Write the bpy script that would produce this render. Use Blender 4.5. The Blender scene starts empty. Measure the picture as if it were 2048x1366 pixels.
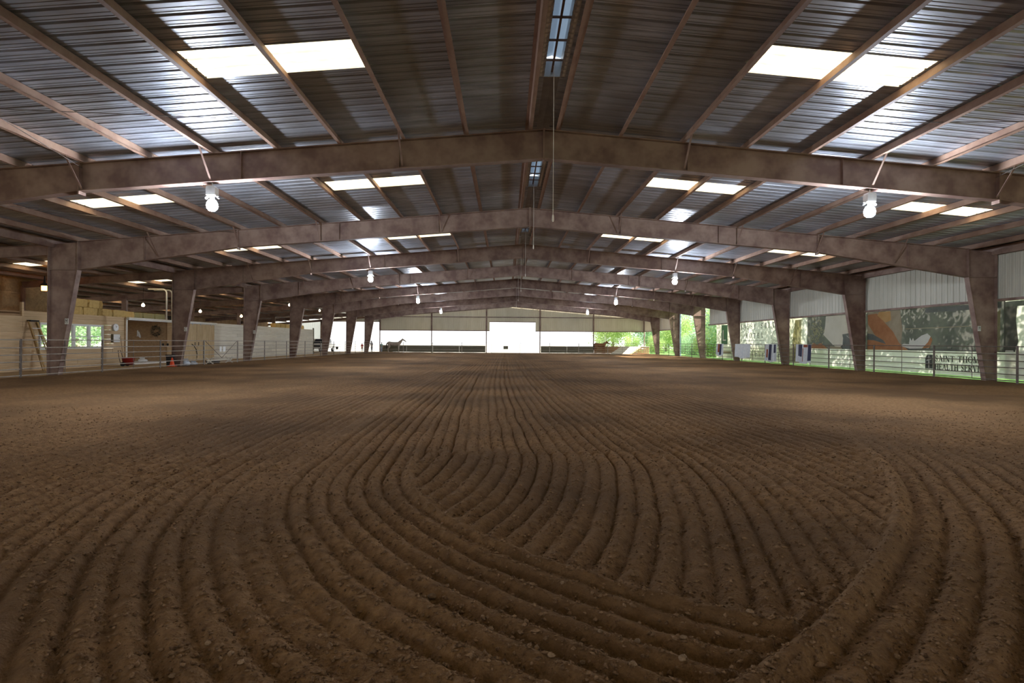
import bpy, math, random
import numpy as np
from mathutils import Vector, Matrix, Euler

random.seed(7)
rng = np.random.default_rng(7)
PI = math.pi
SC = bpy.context.scene
COL = SC.collection

# ------------------------------------------------------------------ camera, sky, sun, exposure
FPX = 1058.0                       # focal length in pixels of the 2048 px wide frame
CAM_H = 1.43
cam_d = bpy.data.cameras.new('camera')
cam_d.sensor_width = 36.0
cam_d.lens = 36.0 * FPX / 2048.0
cam_d.clip_end = 600
cam = bpy.data.objects.new('camera', cam_d)
COL.objects.link(cam)
_yaw, _pitch, _roll = math.atan(12 / FPX), math.atan(2 / FPX), 0.0067
_f = Vector((math.sin(_yaw) * math.cos(_pitch), math.cos(_yaw) * math.cos(_pitch), math.sin(_pitch)))
_r = _f.cross(Vector((0, 0, 1))).normalized()
_u = _r.cross(_f).normalized()
_r2 = _r * math.cos(_roll) + _u * math.sin(_roll)
_u2 = _u * math.cos(_roll) - _r * math.sin(_roll)
_m = Matrix((_r2, _u2, -_f)).transposed().to_4x4()
_m.translation = Vector((0, 0, CAM_H))
cam.matrix_world = _m
SC.camera = cam

world = bpy.data.worlds.new('World')
SC.world = world
world.use_nodes = True
_bg = world.node_tree.nodes['Background']
_bg.inputs['Color'].default_value = (0.93, 0.97, 1.0, 1)
_bg.inputs['Strength'].default_value = 0.78

sun_d = bpy.data.lights.new('sun', 'SUN')
sun_d.energy = 5.0
sun_d.angle = math.radians(0.6)
sun_d.color = (1.0, 0.93, 0.82)
sun = bpy.data.objects.new('sun', sun_d)
sun.rotation_euler = Vector((-0.78, 0.22, -0.55)).to_track_quat('-Z', 'Y').to_euler()
sun.location = (60, -20, 50)
COL.objects.link(sun)

SC.view_settings.view_transform = 'Standard'
SC.view_settings.look = 'None'
SC.view_settings.exposure = 1.55
SC.view_settings.gamma = 1.0
SC.view_settings.use_curve_mapping = False
SC.cycles.use_denoising = True
SC.cycles.max_bounces = 8
SC.cycles.diffuse_bounces = 3
SC.cycles.adaptive_threshold = 0.02
SC.cycles.sample_clamp_indirect = 4.0

LAMP_STRENGTH = 400.0
BULB_STRENGTH = 22.0

# ------------------------------------------------------------------ materials
MATS = {}

def mat(name, c1, c2=None, scale=3.0, rough=0.8, metal=0.0, bump=0.0, bscale=30.0, stretch=(1, 1, 1),
        detail=6.0, spec=0.3, rnd=0.0, c3=None, scale3=0.4, lo=0.35, hi=0.65):
    m = bpy.data.materials.new(name)
    m.use_nodes = True
    nt = m.node_tree
    n, l = nt.nodes, nt.links
    b = n['Principled BSDF']
    b.inputs['Roughness'].default_value = rough
    b.inputs['Metallic'].default_value = metal
    b.inputs['Specular IOR Level'].default_value = spec
    geo = n.new('ShaderNodeNewGeometry')
    mp = n.new('ShaderNodeMapping')
    mp.inputs['Scale'].default_value = stretch
    l.new(geo.outputs['Position'], mp.inputs['Vector'])
    col = None
    if c2 is None:
        b.inputs['Base Color'].default_value = (*c1, 1)
        rgb = n.new('ShaderNodeRGB')
        rgb.outputs[0].default_value = (*c1, 1)
        col = rgb.outputs[0]
    else:
        nz = n.new('ShaderNodeTexNoise')
        nz.inputs['Scale'].default_value = scale
        nz.inputs['Detail'].default_value = detail
        nz.inputs['Roughness'].default_value = 0.62
        l.new(mp.outputs[0], nz.inputs['Vector'])
        cr = n.new('ShaderNodeValToRGB')
        cr.color_ramp.elements[0].position = lo
        cr.color_ramp.elements[0].color = (*c1, 1)
        cr.color_ramp.elements[1].position = hi
        cr.color_ramp.elements[1].color = (*c2, 1)
        l.new(nz.outputs['Fac'], cr.inputs[0])
        col = cr.outputs[0]
    if c3 is not None:
        nz3 = n.new('ShaderNodeTexNoise')
        nz3.inputs['Scale'].default_value = scale3
        nz3.inputs['Detail'].default_value = 4.0
        l.new(geo.outputs['Position'], nz3.inputs['Vector'])
        cr3 = n.new('ShaderNodeValToRGB')
        cr3.color_ramp.elements[0].position = 0.42
        cr3.color_ramp.elements[0].color = (0, 0, 0, 1)
        cr3.color_ramp.elements[1].position = 0.62
        cr3.color_ramp.elements[1].color = (1, 1, 1, 1)
        l.new(nz3.outputs['Fac'], cr3.inputs[0])
        mx = n.new('ShaderNodeMix')
        mx.data_type = 'RGBA'
        l.new(cr3.outputs[0], mx.inputs['Factor'])
        l.new(col, mx.inputs['A'])
        mx.inputs['B'].default_value = (*c3, 1)
        col = mx.outputs['Result']
    if rnd > 0:
        oi = n.new('ShaderNodeObjectInfo')
        mr = n.new('ShaderNodeMapRange')
        mr.inputs['To Min'].default_value = 1 - rnd
        mr.inputs['To Max'].default_value = 1 + rnd
        l.new(oi.outputs['Random'], mr.inputs['Value'])
        hs = n.new('ShaderNodeHueSaturation')
        l.new(mr.outputs[0], hs.inputs['Value'])
        l.new(col, hs.inputs['Color'])
        col = hs.outputs[0]
    l.new(col, b.inputs['Base Color'])
    if bump > 0:
        nb = n.new('ShaderNodeTexNoise')
        nb.inputs['Scale'].default_value = bscale
        nb.inputs['Detail'].default_value = 5
        l.new(mp.outputs[0], nb.inputs['Vector'])
        bp = n.new('ShaderNodeBump')
        bp.inputs['Strength'].default_value = bump
        bp.inputs['Distance'].default_value = 0.02
        l.new(nb.outputs['Fac'], bp.inputs['Height'])
        l.new(bp.outputs[0], b.inputs['Normal'])
    MATS[name] = m
    return m

def translucent(name, c, c2=None, trans=0.6, scale=6.0, stretch=(1, 1, 1), rnd=0.0):
    """thin sheet that passes light: part diffuse, part translucent"""
    m = mat(name, c, c2, scale=scale, stretch=stretch, rough=0.7, rnd=rnd)
    nt = m.node_tree
    n, l = nt.nodes, nt.links
    b = n['Principled BSDF']
    src = b.inputs['Base Color'].links[0].from_socket
    tr = n.new('ShaderNodeBsdfTranslucent')
    l.new(src, tr.inputs['Color'])
    mx = n.new('ShaderNodeMixShader')
    mx.inputs[0].default_value = trans
    l.new(b.outputs[0], mx.inputs[1])
    l.new(tr.outputs[0], mx.inputs[2])
    l.new(mx.outputs[0], n['Material Output'].inputs['Surface'])
    return m

def emitter(name, c, s):
    m = bpy.data.materials.new(name)
    m.use_nodes = True
    b = m.node_tree.nodes['Principled BSDF']
    b.inputs['Base Color'].default_value = (0.9, 0.9, 0.9, 1)
    b.inputs['Emission Color'].default_value = (*c, 1)
    b.inputs['Emission Strength'].default_value = s
    MATS[name] = m
    return m

mat('dirt', (0.184, 0.104, 0.050), (0.315, 0.184, 0.091), scale=14, rough=0.95, bump=0.85, bscale=60, spec=0.1,
    c3=(0.140, 0.082, 0.042), scale3=0.28, detail=9)
mat('clod', (0.11, 0.062, 0.034), (0.36, 0.225, 0.13), scale=26, rough=0.95, bump=0.5, bscale=60, spec=0.1)
mat('stone', (0.22, 0.14, 0.085), (0.36, 0.25, 0.16), scale=25, rough=0.9, bump=0.4, bscale=50, rnd=0.25)
mat('aisle_dirt', (0.36, 0.25, 0.15), (0.48, 0.35, 0.22), scale=2, rough=0.95, bump=0.4, bscale=20, spec=0.1)
mat('field', (0.54, 0.52, 0.44), (0.62, 0.60, 0.52), scale=0.4, rough=0.95)
mat('grass', (0.10, 0.26, 0.05), (0.25, 0.42, 0.12), scale=1.6, rough=0.9, bump=0.5)
mat('frame_steel', (0.175, 0.105, 0.086), (0.32, 0.225, 0.18), scale=1.5, rough=0.6, spec=0.35, bump=0.05, lo=0.36, hi=0.64, detail=3.0)  # dusty mottling, its contrast raised to paint in light reflected off the roof
mat('purlin_steel', (0.235, 0.135, 0.095), (0.33, 0.215, 0.155), scale=2.5, rough=0.6, spec=0.3, rnd=0.08)
mat('roof_metal', (0.30, 0.32, 0.36), (0.55, 0.59, 0.67), scale=1.3, rough=0.37, metal=0.45, stretch=(0.5, 3.2, 1),
    spec=0.6, c3=(0.27, 0.265, 0.265), scale3=0.33, bump=0.12, bscale=7)
mat('ridge_metal', (0.25, 0.24, 0.23), (0.36, 0.35, 0.34), scale=2, rough=0.5, metal=0.5)
mat('siding', (0.72, 0.66, 0.49), (0.80, 0.74, 0.58), scale=1.2, rough=0.55, stretch=(1, 1, 0.3))
mat('siding_grey', (0.52, 0.515, 0.43), (0.62, 0.61, 0.52), scale=1.2, rough=0.5, stretch=(1, 1, 0.3), spec=0.4)
mat('pine', (0.58, 0.40, 0.23), (0.71, 0.53, 0.33), scale=2.2, rough=0.8, stretch=(2, 0.5, 9), rnd=0.10, bump=0.1, bscale=14)
mat('whitewash', (0.66, 0.60, 0.48), (0.76, 0.71, 0.61), scale=2.2, rough=0.8, stretch=(2, 0.5, 9), rnd=0.07)
mat('plywood', (0.52, 0.37, 0.20), (0.62, 0.47, 0.28), scale=2.5, rough=0.75, stretch=(3, 3, 0.6), rnd=0.05)
mat('osb', (0.30, 0.21, 0.10), (0.47, 0.335, 0.165), scale=8, rough=0.85, rnd=0.10, c3=(0.15, 0.12, 0.07), scale3=0.5)
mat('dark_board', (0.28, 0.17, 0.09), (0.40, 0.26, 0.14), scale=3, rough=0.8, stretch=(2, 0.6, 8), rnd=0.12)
mat('kick_board', (0.13, 0.125, 0.09), (0.20, 0.185, 0.135), scale=2.5, rough=0.85, stretch=(0.6, 2, 8), rnd=0.12)
mat('trim_white', (0.74, 0.70, 0.62), (0.80, 0.77, 0.70), scale=3, rough=0.6)
mat('vinyl_white', (0.80, 0.80, 0.78), rough=0.4)
mat('pipe_steel', (0.115, 0.09, 0.075), (0.20, 0.165, 0.14), scale=5, rough=0.5, metal=0.25, spec=0.4)
mat('pipe_pale', (0.33, 0.28, 0.235), (0.46, 0.41, 0.36), scale=5, rough=0.5, metal=0.2, spec=0.4)
mat('galv', (0.55, 0.55, 0.54), (0.66, 0.66, 0.66), scale=6, rough=0.45, metal=0.5)
mat('rubber', (0.03, 0.03, 0.032), rough=0.7)
mat('black', (0.02, 0.02, 0.022), rough=0.5)
mat('ink', (0.07, 0.075, 0.06), rough=0.7)
mat('ink_grey', (0.22, 0.23, 0.20), rough=0.7)
mat('hay', (0.58, 0.38, 0.13), (0.80, 0.58, 0.24), scale=22, rough=0.95, stretch=(0.6, 3, 3), bump=0.9, bscale=40, rnd=0.08)
mat('hay_green', (0.30, 0.27, 0.13), (0.46, 0.42, 0.22), scale=22, rough=0.95, stretch=(0.6, 3, 3), bump=0.9, bscale=40, rnd=0.08)
mat('twine', (0.55, 0.32, 0.12), rough=0.8)
mat('red_plastic', (0.42, 0.035, 0.03), rough=0.4)
mat('cone_orange', (0.85, 0.10, 0.03), rough=0.45)
mat('sack_blue', (0.48, 0.53, 0.62), (0.66, 0.69, 0.74), scale=9, rough=0.7)
mat('cloth_white', (0.66, 0.64, 0.60), (0.78, 0.76, 0.73), scale=9, rough=0.85)
mat('fiberglass', (0.46, 0.30, 0.13), rough=0.5)
mat('alu', (0.55, 0.56, 0.57), rough=0.35, metal=0.8)
mat('foliage_dark', (0.05, 0.055, 0.03), (0.10, 0.08, 0.05), scale=20, rough=0.9)
mat('bark', (0.22, 0.17, 0.12), (0.36, 0.30, 0.24), scale=6, rough=0.9, bump=0.5, stretch=(2, 2, 0.5))
mat('bark_pale', (0.62, 0.60, 0.54), (0.78, 0.76, 0.70), scale=4, rough=0.9)
mat('paint_white', (0.80, 0.80, 0.80), rough=0.25, spec=0.5)
mat('glass_dark', (0.02, 0.025, 0.035), rough=0.08, spec=0.6)
mat('skin', (0.52, 0.33, 0.24), rough=0.6)
mat('hair', (0.035, 0.025, 0.02), rough=0.7)
mat('shirt_red', (0.62, 0.05, 0.07), rough=0.8)
mat('shirt_pale', (0.62, 0.66, 0.74), rough=0.8)
mat('shirt_mint', (0.42, 0.66, 0.62), rough=0.8)
mat('denim', (0.10, 0.14, 0.24), rough=0.85)
mat('denim_pale', (0.40, 0.46, 0.58), rough=0.85)
mat('horse_pale', (0.42, 0.34, 0.27), (0.56, 0.47, 0.39), scale=3, rough=0.75)
mat('horse_brown', (0.20, 0.085, 0.035), (0.30, 0.135, 0.06), scale=3, rough=0.7)
mat('horse_dark', (0.05, 0.035, 0.028), rough=0.8)
mat('teal_pipe', (0.38, 0.52, 0.56), rough=0.5)
translucent('skylight', (0.84, 0.68, 0.40), (0.95, 0.84, 0.58), trans=0.85, scale=5, stretch=(0.5, 5, 1), rnd=0.05)
translucent('vent_cap', (0.55, 0.64, 0.74), trans=0.30)  # bluish translucent colour stands in for sky reflected inside the metal hood
translucent('leaf', (0.30, 0.44, 0.12), (0.52, 0.64, 0.28), trans=0.45, scale=1.5, rnd=0.12)
translucent('leaf_blue', (0.24, 0.42, 0.20), (0.46, 0.62, 0.40), trans=0.45, scale=1.5, rnd=0.12)
translucent('vinyl_cream', (0.70, 0.68, 0.54), (0.78, 0.76, 0.63), trans=0.30, scale=1.0)
translucent('vinyl_pale', (0.74, 0.74, 0.66), (0.80, 0.80, 0.72), trans=0.30, scale=1.0)
translucent('vinyl_olive', (0.40, 0.38, 0.20), (0.56, 0.54, 0.34), trans=0.45, scale=1.4)
translucent('vinyl_green', (0.085, 0.085, 0.08), (0.16, 0.155, 0.14), trans=0.35, scale=1.2)
translucent('vinyl_logo_green', (0.10, 0.22, 0.11), trans=0.35)
translucent('vinyl_orange', (0.44, 0.20, 0.085), (0.54, 0.27, 0.13), trans=0.35, scale=2)
translucent('vinyl_amber', (0.60, 0.36, 0.14), (0.66, 0.44, 0.20), trans=0.35, scale=2)
translucent('vinyl_slate', (0.13, 0.15, 0.13), (0.20, 0.21, 0.19), trans=0.3, scale=1.5)
translucent('vinyl_tan', (0.40, 0.33, 0.22), (0.48, 0.42, 0.30), trans=0.35, scale=2)
translucent('cloth_sheer', (0.62, 0.64, 0.74), (0.74, 0.75, 0.82), trans=0.35, scale=6)
translucent('siding_lit', (0.74, 0.77, 0.74), (0.82, 0.85, 0.82), trans=0.35, scale=1.2, stretch=(1, 1, 0.3))  # pale and translucent to put the light of the opening into the siding
translucent('cloth_red', (0.34, 0.09, 0.05), trans=0.3)
translucent('cloth_navy', (0.06, 0.06, 0.11), trans=0.3)
emitter('lamp_glow', (0.80, 0.88, 1.0), LAMP_STRENGTH)
emitter('bulb_warm', (1.0, 0.55, 0.18), BULB_STRENGTH)
emitter('lantern_glow', (1.0, 0.33, 0.06), 5.0)
emitter('bulb_soft', (1.0, 0.80, 0.52), 5.0)  # emission added to give the unlit globes a warm glow

_g = bpy.data.materials.new('glass')
_g.use_nodes = True
_n, _l = _g.node_tree.nodes, _g.node_tree.links
_tp = _n.new('ShaderNodeBsdfTransparent')
_gl = _n.new('ShaderNodeBsdfGlossy')
_gl.inputs['Roughness'].default_value = 0.03
_mx = _n.new('ShaderNodeMixShader')
_mx.inputs[0].default_value = 0.08
_l.new(_tp.outputs[0], _mx.inputs[1])
_l.new(_gl.outputs[0], _mx.inputs[2])
_l.new(_mx.outputs[0], _n['Material Output'].inputs['Surface'])
MATS['glass'] = _g

# ------------------------------------------------------------------ mesh helpers
class MB:
    def __init__(s):
        s.v, s.f = [], []

    def add(s, vs, fs):
        o = len(s.v)
        s.v += [tuple(p) for p in vs]
        s.f += [tuple(i + o for i in q) for q in fs]
        return s

    def box(s, x0, x1, y0, y1, z0, z1):
        return s.add([(x0, y0, z0), (x1, y0, z0), (x1, y1, z0), (x0, y1, z0), (x0, y0, z1), (x1, y0, z1), (x1, y1, z1), (x0, y1, z1)],
                     [(0, 3, 2, 1), (4, 5, 6, 7), (0, 1, 5, 4), (1, 2, 6, 5), (2, 3, 7, 6), (3, 0, 4, 7)])

    def bar(s, p, q, w, h, up=(0, 0, 1)):
        p, q = Vector(p), Vector(q)
        d = (q - p).normalized()
        a = d.cross(Vector(up))
        if a.length < 1e-4:
            a = d.cross(Vector((1, 0, 0)))
        a.normalize()
        b = a.cross(d)
        vs = []
        for c in (p, q):
            for sx, sy in ((-1, -1), (1, -1), (1, 1), (-1, 1)):
                vs.append(c + a * (sx * w / 2) + b * (sy * h / 2))
        return s.add(vs, [(0, 1, 2, 3), (7, 6, 5, 4), (0, 4, 5, 1), (1, 5, 6, 2), (2, 6, 7, 3), (3, 7, 4, 0)])

    def prism(s, poly, y0, y1, axis='y'):
        """polygon (a, b) extruded along an axis: 'y' -> (a, t, b), 'x' -> (t, a, b), 'z' -> (a, b, t)"""
        mk = {'y': lambda a, b, t: (a, t, b), 'x': lambda a, b, t: (t, a, b), 'z': lambda a, b, t: (a, b, t)}[axis]
        n = len(poly)
        vs = [mk(a, b, y0) for a, b in poly] + [mk(a, b, y1) for a, b in poly]
        fs = [tuple(range(n)), tuple(range(2 * n - 1, n - 1, -1))]
        for i in range(n):
            j = (i + 1) % n
            fs.append((i, i + n, j + n, j))
        return s.add(vs, fs)

    def tube(s, pts, r, n=8, caps=True):
        pts = [Vector(p) for p in pts]
        rs = r if isinstance(r, (list, tuple)) else [r] * len(pts)
        rings = []
        ref = Vector((0, 0, 1))
        for i, p in enumerate(pts):
            d = (pts[min(i + 1, len(pts) - 1)] - pts[max(i - 1, 0)]).normalized()
            a = d.cross(ref)
            if a.length < 0.05:
                a = d.cross(Vector((1, 0, 0)))
            a.normalize()
            b = a.cross(d)
            rings.append([p + (a * math.cos(2 * PI * k / n) + b * math.sin(2 * PI * k / n)) * rs[i] for k in range(n)])
        vs = [q for rg in rings for q in rg]
        fs = []
        for i in range(len(pts) - 1):
            for k in range(n):
                k2 = (k + 1) % n
                fs.append((i * n + k, i * n + k2, (i + 1) * n + k2, (i + 1) * n + k))
        if caps:
            fs.append(tuple(range(n - 1, -1, -1)))
            m = (len(pts) - 1) * n
            fs.append(tuple(range(m, m + n)))
        return s.add(vs, fs)

    def lathe(s, prof, n=16, c=(0, 0, 0)):
        vs, fs = [], []
        for r, z in prof:
            for k in range(n):
                a = 2 * PI * k / n
                vs.append((c[0] + r * math.cos(a), c[1] + r * math.sin(a), c[2] + z))
        for i in range(len(prof) - 1):
            for k in range(n):
                k2 = (k + 1) % n
                fs.append((i * n + k, i * n + k2, (i + 1) * n + k2, (i + 1) * n + k))
        fs.append(tuple(range(n - 1, -1, -1)))
        m = (len(prof) - 1) * n
        fs.append(tuple(range(m, m + n)))
        return s.add(vs, fs)

    def grid(s, fn, nu, nv):
        vs = [fn(i / nu, j / nv) for j in range(nv + 1) for i in range(nu + 1)]
        fs = [(j * (nu + 1) + i, j * (nu + 1) + i + 1, (j + 1) * (nu + 1) + i + 1, (j + 1) * (nu + 1) + i) for j in range(nv) for i in range(nu)]
        return s.add(vs, fs)

    def mesh(s, name, m, smooth=False):
        me = bpy.data.meshes.new(name)
        me.from_pydata(s.v, [], s.f)
        me.materials.append(MATS[m])
        if smooth:
            me.polygons.foreach_set('use_smooth', [True] * len(me.polygons))
        me.update()
        return me

    def build(s, name, m, parent=None, smooth=False, loc=(0, 0, 0), rot=(0, 0, 0)):
        return inst(name, s.mesh(name, m, smooth), parent, loc, rot)


def inst(name, me, parent=None, loc=(0, 0, 0), rot=(0, 0, 0)):
    o = bpy.data.objects.new(name, me)
    COL.objects.link(o)
    o.parent = parent
    o.location = loc
    o.rotation_euler = rot
    return o

def tag(o, label=None, cat=None, group=None, kind=None):
    if label: o['label'] = label
    if cat: o['category'] = cat
    if group: o['group'] = group
    if kind: o['kind'] = kind
    return o

def thing(name, label, cat, loc=(0, 0, 0), rotz=0, group=None):
    o = inst(name, None, None, loc, (0, 0, rotz))
    return tag(o, label, cat, group)

def struct(name, label, cat):
    o = inst(name, None)
    return tag(o, label, cat, None, 'structure')

ORD = ['first', 'second', 'third', 'fourth', 'fifth', 'sixth', 'seventh', 'eighth', 'ninth', 'tenth', 'eleventh',
       'twelfth', 'thirteenth', 'fourteenth', 'fifteenth', 'sixteenth', 'seventeenth', 'eighteenth', 'nineteenth', 'twentieth']

# ------------------------------------------------------------------ the building's measures
BAY = 7.62
def FY(n): return (n + 0.715) * BAY         # depth of steel frame n
RX = 0.9                                     # ridge
RZ = 6.67                                    # top of the frames at the ridge
SL = 1 / 12.0
XL, XR = -17.68, 19.30                       # outer faces of the columns
XP = -25.7                                   # posts of the first lean-to
XO = -33.2                                   # outer edge of the second lean-to
YB = FY(9)                                   # far end wall, 74.0
Y0 = -10.15                                  # near end of the building
def zf(x): return RZ - abs(x - RX) * SL
def zr(x): return zf(x) + 0.215              # underside of the roof sheets
XW = -21.3                                   # plank wall of the stalls

# ------------------------------------------------------------------ floor: harrowed arena dirt
def lattice(n, m):
    return rng.random((n, m))

def vnoise(x, y, cell, seed):
    r = np.random.default_rng(seed).random((256, 256))
    gx, gy = x / cell, y / cell
    ix, iy = np.floor(gx).astype(int), np.floor(gy).astype(int)
    fx, fy = gx - ix, gy - iy
    fx, fy = fx * fx * (3 - 2 * fx), fy * fy * (3 - 2 * fy)
    a = r[ix % 256, iy % 256]; b = r[(ix + 1) % 256, iy % 256]
    c = r[ix % 256, (iy + 1) % 256]; d = r[(ix + 1) % 256, (iy + 1) % 256]
    return (a * (1 - fx) + b * fx) * (1 - fy) + (c * (1 - fx) + d * fx) * fy - 0.5

def furrow(u, seed):
    """broad ridges, narrow grooves, each groove with its own depth"""
    k = np.floor(u).astype(int)
    r = np.random.default_rng(seed).random(512)
    ph = u - k
    a0 = 0.72 + 0.45 * r[k % 512]
    a1 = 0.72 + 0.45 * r[(k + 1) % 512]
    amp = a0 * (1 - ph) + a1 * ph
    return (np.abs(np.sin(PI * ph)) ** 0.75 - 1.0) * amp

C1, R1 = (3.05, 6.5), 4.12        # left swath turns about C1
C2, R2 = (-5.6, 11.5), 11.32      # right swath turns about C2
C3 = (-7.6, 7.0)                  # inner family

def floor_z(x, y):
    x = np.asarray(x, float); y = np.asarray(y, float)
    wob = vnoise(x, y, 1.3, 3) * 0.07 + vnoise(x, y, 0.4, 4) * 0.022
    yy = np.maximum(y - 6.5, 0)
    drift = 0.55 * (1 - np.exp(-yy / 9.0))
    xe = x + drift
    d1 = np.where(y < C1[1], np.hypot(x - C1[0], y - C1[1]), C1[0] - xe)
    d3 = np.where(y < C3[1], np.hypot(x - C3[0], y - C3[1]), xe - C3[0])
    d2 = np.hypot(x - C2[0], y - C2[1])
    in1 = (d1 > R1) & ((x < 3.2) | (y < 3.2))
    in2 = (d2 > R2) & (x > 0.2) & (y < 11.0)
    A = 0.062
    h3 = A * furrow((d3 + wob) / 0.182, 11)
    h1 = A * furrow((d1 + wob) / 0.176, 12)
    h2 = A * 1.05 * furrow((d2 + wob) / 0.195, 13)
    # a wider, flatter wheel track in the left swath
    tr = np.exp(-((d1 - 5.55) / 0.16) ** 2)
    h1 = h1 * (1 - 0.8 * tr) - 0.018 * tr
    fl = np.clip((x + 9.0) / 4.0, 0, 1)
    fl = np.where(y > 7, fl, np.clip((x + 11) / 4.0, 0, 1)) * 0.85 + 0.15
    h1 = h1 * fl
    far_r = np.clip((9.0 - x) / 4.5, 0, 1) * 0.85 + 0.15
    h3 = h3 * np.where(y > 9, far_r, 1)
    fade2 = np.clip((9.5 - y) / 3.0, 0, 1)
    h = np.where(in1, h1, h3)
    # berm where the left swath cuts off the inner lines
    e1 = (d1 - R1)
    berm = np.where(y < 7.2, 1, np.clip((8.2 - y), 0, 1)) * np.exp(-((e1 - 0.05) / 0.07) ** 2) * 0.03
    h = h + np.where((x < 3.0), berm, 0)
    h = np.where(in2, h2 * fade2 + h * (1 - fade2) * 0.5, h)
    e2 = d2 - R2
    h = h + np.where((x > 0.2) & (y < 10.5), np.exp(-((e2 - 0.07) / 0.08) ** 2) * 0.045 * fade2, 0)
    dist = np.clip((y - 18) / 30.0, 0, 1)
    h = h * (1 - 0.35 * dist)
    clod = vnoise(x, y, 0.13, 5) * 0.014 + vnoise(x, y, 0.055, 6) * 0.013 + vnoise(x, y, 0.9, 8) * 0.02
    h = h + clod
    # dirt thrown up along the rails
    h = h + 0.07 * np.clip((-15.6 - x) / 1.2, 0, 1) + 0.05 * np.clip((x - 17.3) / 1.0, 0, 1)
    return h

def spaced(a, b, d0, dense0, dense1, growth, dmax):
    out = []
    v = dense0
    while v < dense1:
        out.append(v); v += d0
    d = d0
    while v < b:
        out.append(v); d = min(d * growth, dmax); v += d
    out.append(b)
    left = []
    v, d = dense0, d0
    while True:
        d = min(d * growth, dmax); v -= d
        if v <= a:
            break
        left.append(v)
    return np.array([a] + left[::-1] + out)

xs = spaced(XL + 0.35, XR - 0.1, 0.023, -6.5, 7.5, 1.02, 0.10)
ys = spaced(Y0, YB, 0.024, 1.7, 8.5, 1.018, 0.55)
gx, gy = np.meshgrid(xs, ys)
gz = floor_z(gx, gy)
nx, ny = len(xs), len(ys)
vv = np.stack([gx, gy, gz], -1).reshape(-1, 3)
idx = np.arange(nx * ny).reshape(ny, nx)
ff = np.stack([idx[:-1, :-1], idx[:-1, 1:], idx[1:, 1:], idx[1:, :-1]], -1).reshape(-1, 4)

def np_mesh(name, v, f, m, smooth=True):
    me = bpy.data.meshes.new(name)
    me.vertices.add(len(v))
    me.vertices.foreach_set('co', np.asarray(v, np.float32).ravel())
    k = f.shape[1]
    me.loops.add(f.size)
    me.loops.foreach_set('vertex_index', f.ravel().astype(np.int32))
    me.polygons.add(len(f))
    me.polygons.foreach_set('loop_start', np.arange(0, f.size, k, dtype=np.int32))
    me.polygons.foreach_set('loop_total', np.full(len(f), k, dtype=np.int32))
    me.materials.append(MATS[m])
    me.update(calc_edges=True)
    me.validate()
    if smooth:
        me.polygons.foreach_set('use_smooth', np.ones(len(me.polygons), bool))
    return me

tag(inst('floor', np_mesh('floor', vv, ff, 'dirt')), 'brown harrowed dirt arena floor with curving furrows', 'floor', None, 'structure')
tag(MB().add([(XO, Y0, 0.02), (XL + 0.36, Y0, 0.02), (XL + 0.36, YB + 1, 0.02), (XO, YB + 1, 0.02)], [(0, 1, 2, 3)]).build('floor_aisle', 'aisle_dirt'),
    'tan packed dirt floor of the aisle by the plank stalls', 'floor', None, 'structure')
tag(MB().box(-220, 230, -60, 330, -0.4, -0.12).build('floor_field', 'field'), 'pale bright ground outside beyond the far opening', 'ground', None, 'structure')
tag(MB().box(XR - 0.1, 60, -20, 140, -0.3, -0.03).build('floor_lawn', 'grass'), 'sunlit green lawn outside along the hanging banners', 'lawn', None, 'structure')

# ------------------------------------------------------------------ roof: ribbed sheets, translucent panels, purlins
SHEET = 0.9144
def rib_profile(w=SHEET, n=3, h=0.034):
    """(t, dz) across a sheet with n trapezoid ribs and flat pans with fine stiffeners"""
    p = []
    m = w / n
    for k in range(n):
        a = k * m
        p += [(a, 0), (a + 0.30 * m, 0), (a + 0.32 * m, 0.006), (a + 0.35 * m, 0.006), (a + 0.37 * m, 0),
              (a + 0.58 * m, 0), (a + 0.60 * m, 0.006), (a + 0.63 * m, 0.006), (a + 0.65 * m, 0),
              (a + 0.76 * m, 0), (a + 0.83 * m, h), (a + 0.91 * m, h), (a + 0.985 * m, 0)]
    p.append((w, 0))
    return p
RIB = rib_profile()

_sheet_cache = {}
def roof_sheet_mesh(side, o0, o1, m):
    """sheet from horizontal offset o0 to o1 from the ridge; side -1 left, +1 right"""
    k = (side, round(o0, 3), round(o1, 3), m)
    if k not in _sheet_cache:
        b = MB()
        vs, fs = [], []
        for t, dz in RIB:
            for o in (o0, o1):
                vs.append((RX + side * o, t, RZ + 0.215 - o * SL + dz))
        for i in range(len(RIB) - 1):
            fs.append((2 * i, 2 * i + 1, 2 * i + 3, 2 * i + 2))
        b.add(vs, fs)
        _sheet_cache[k] = b.mesh('roof_sheet', m)
    return _sheet_cache[k]

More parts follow.
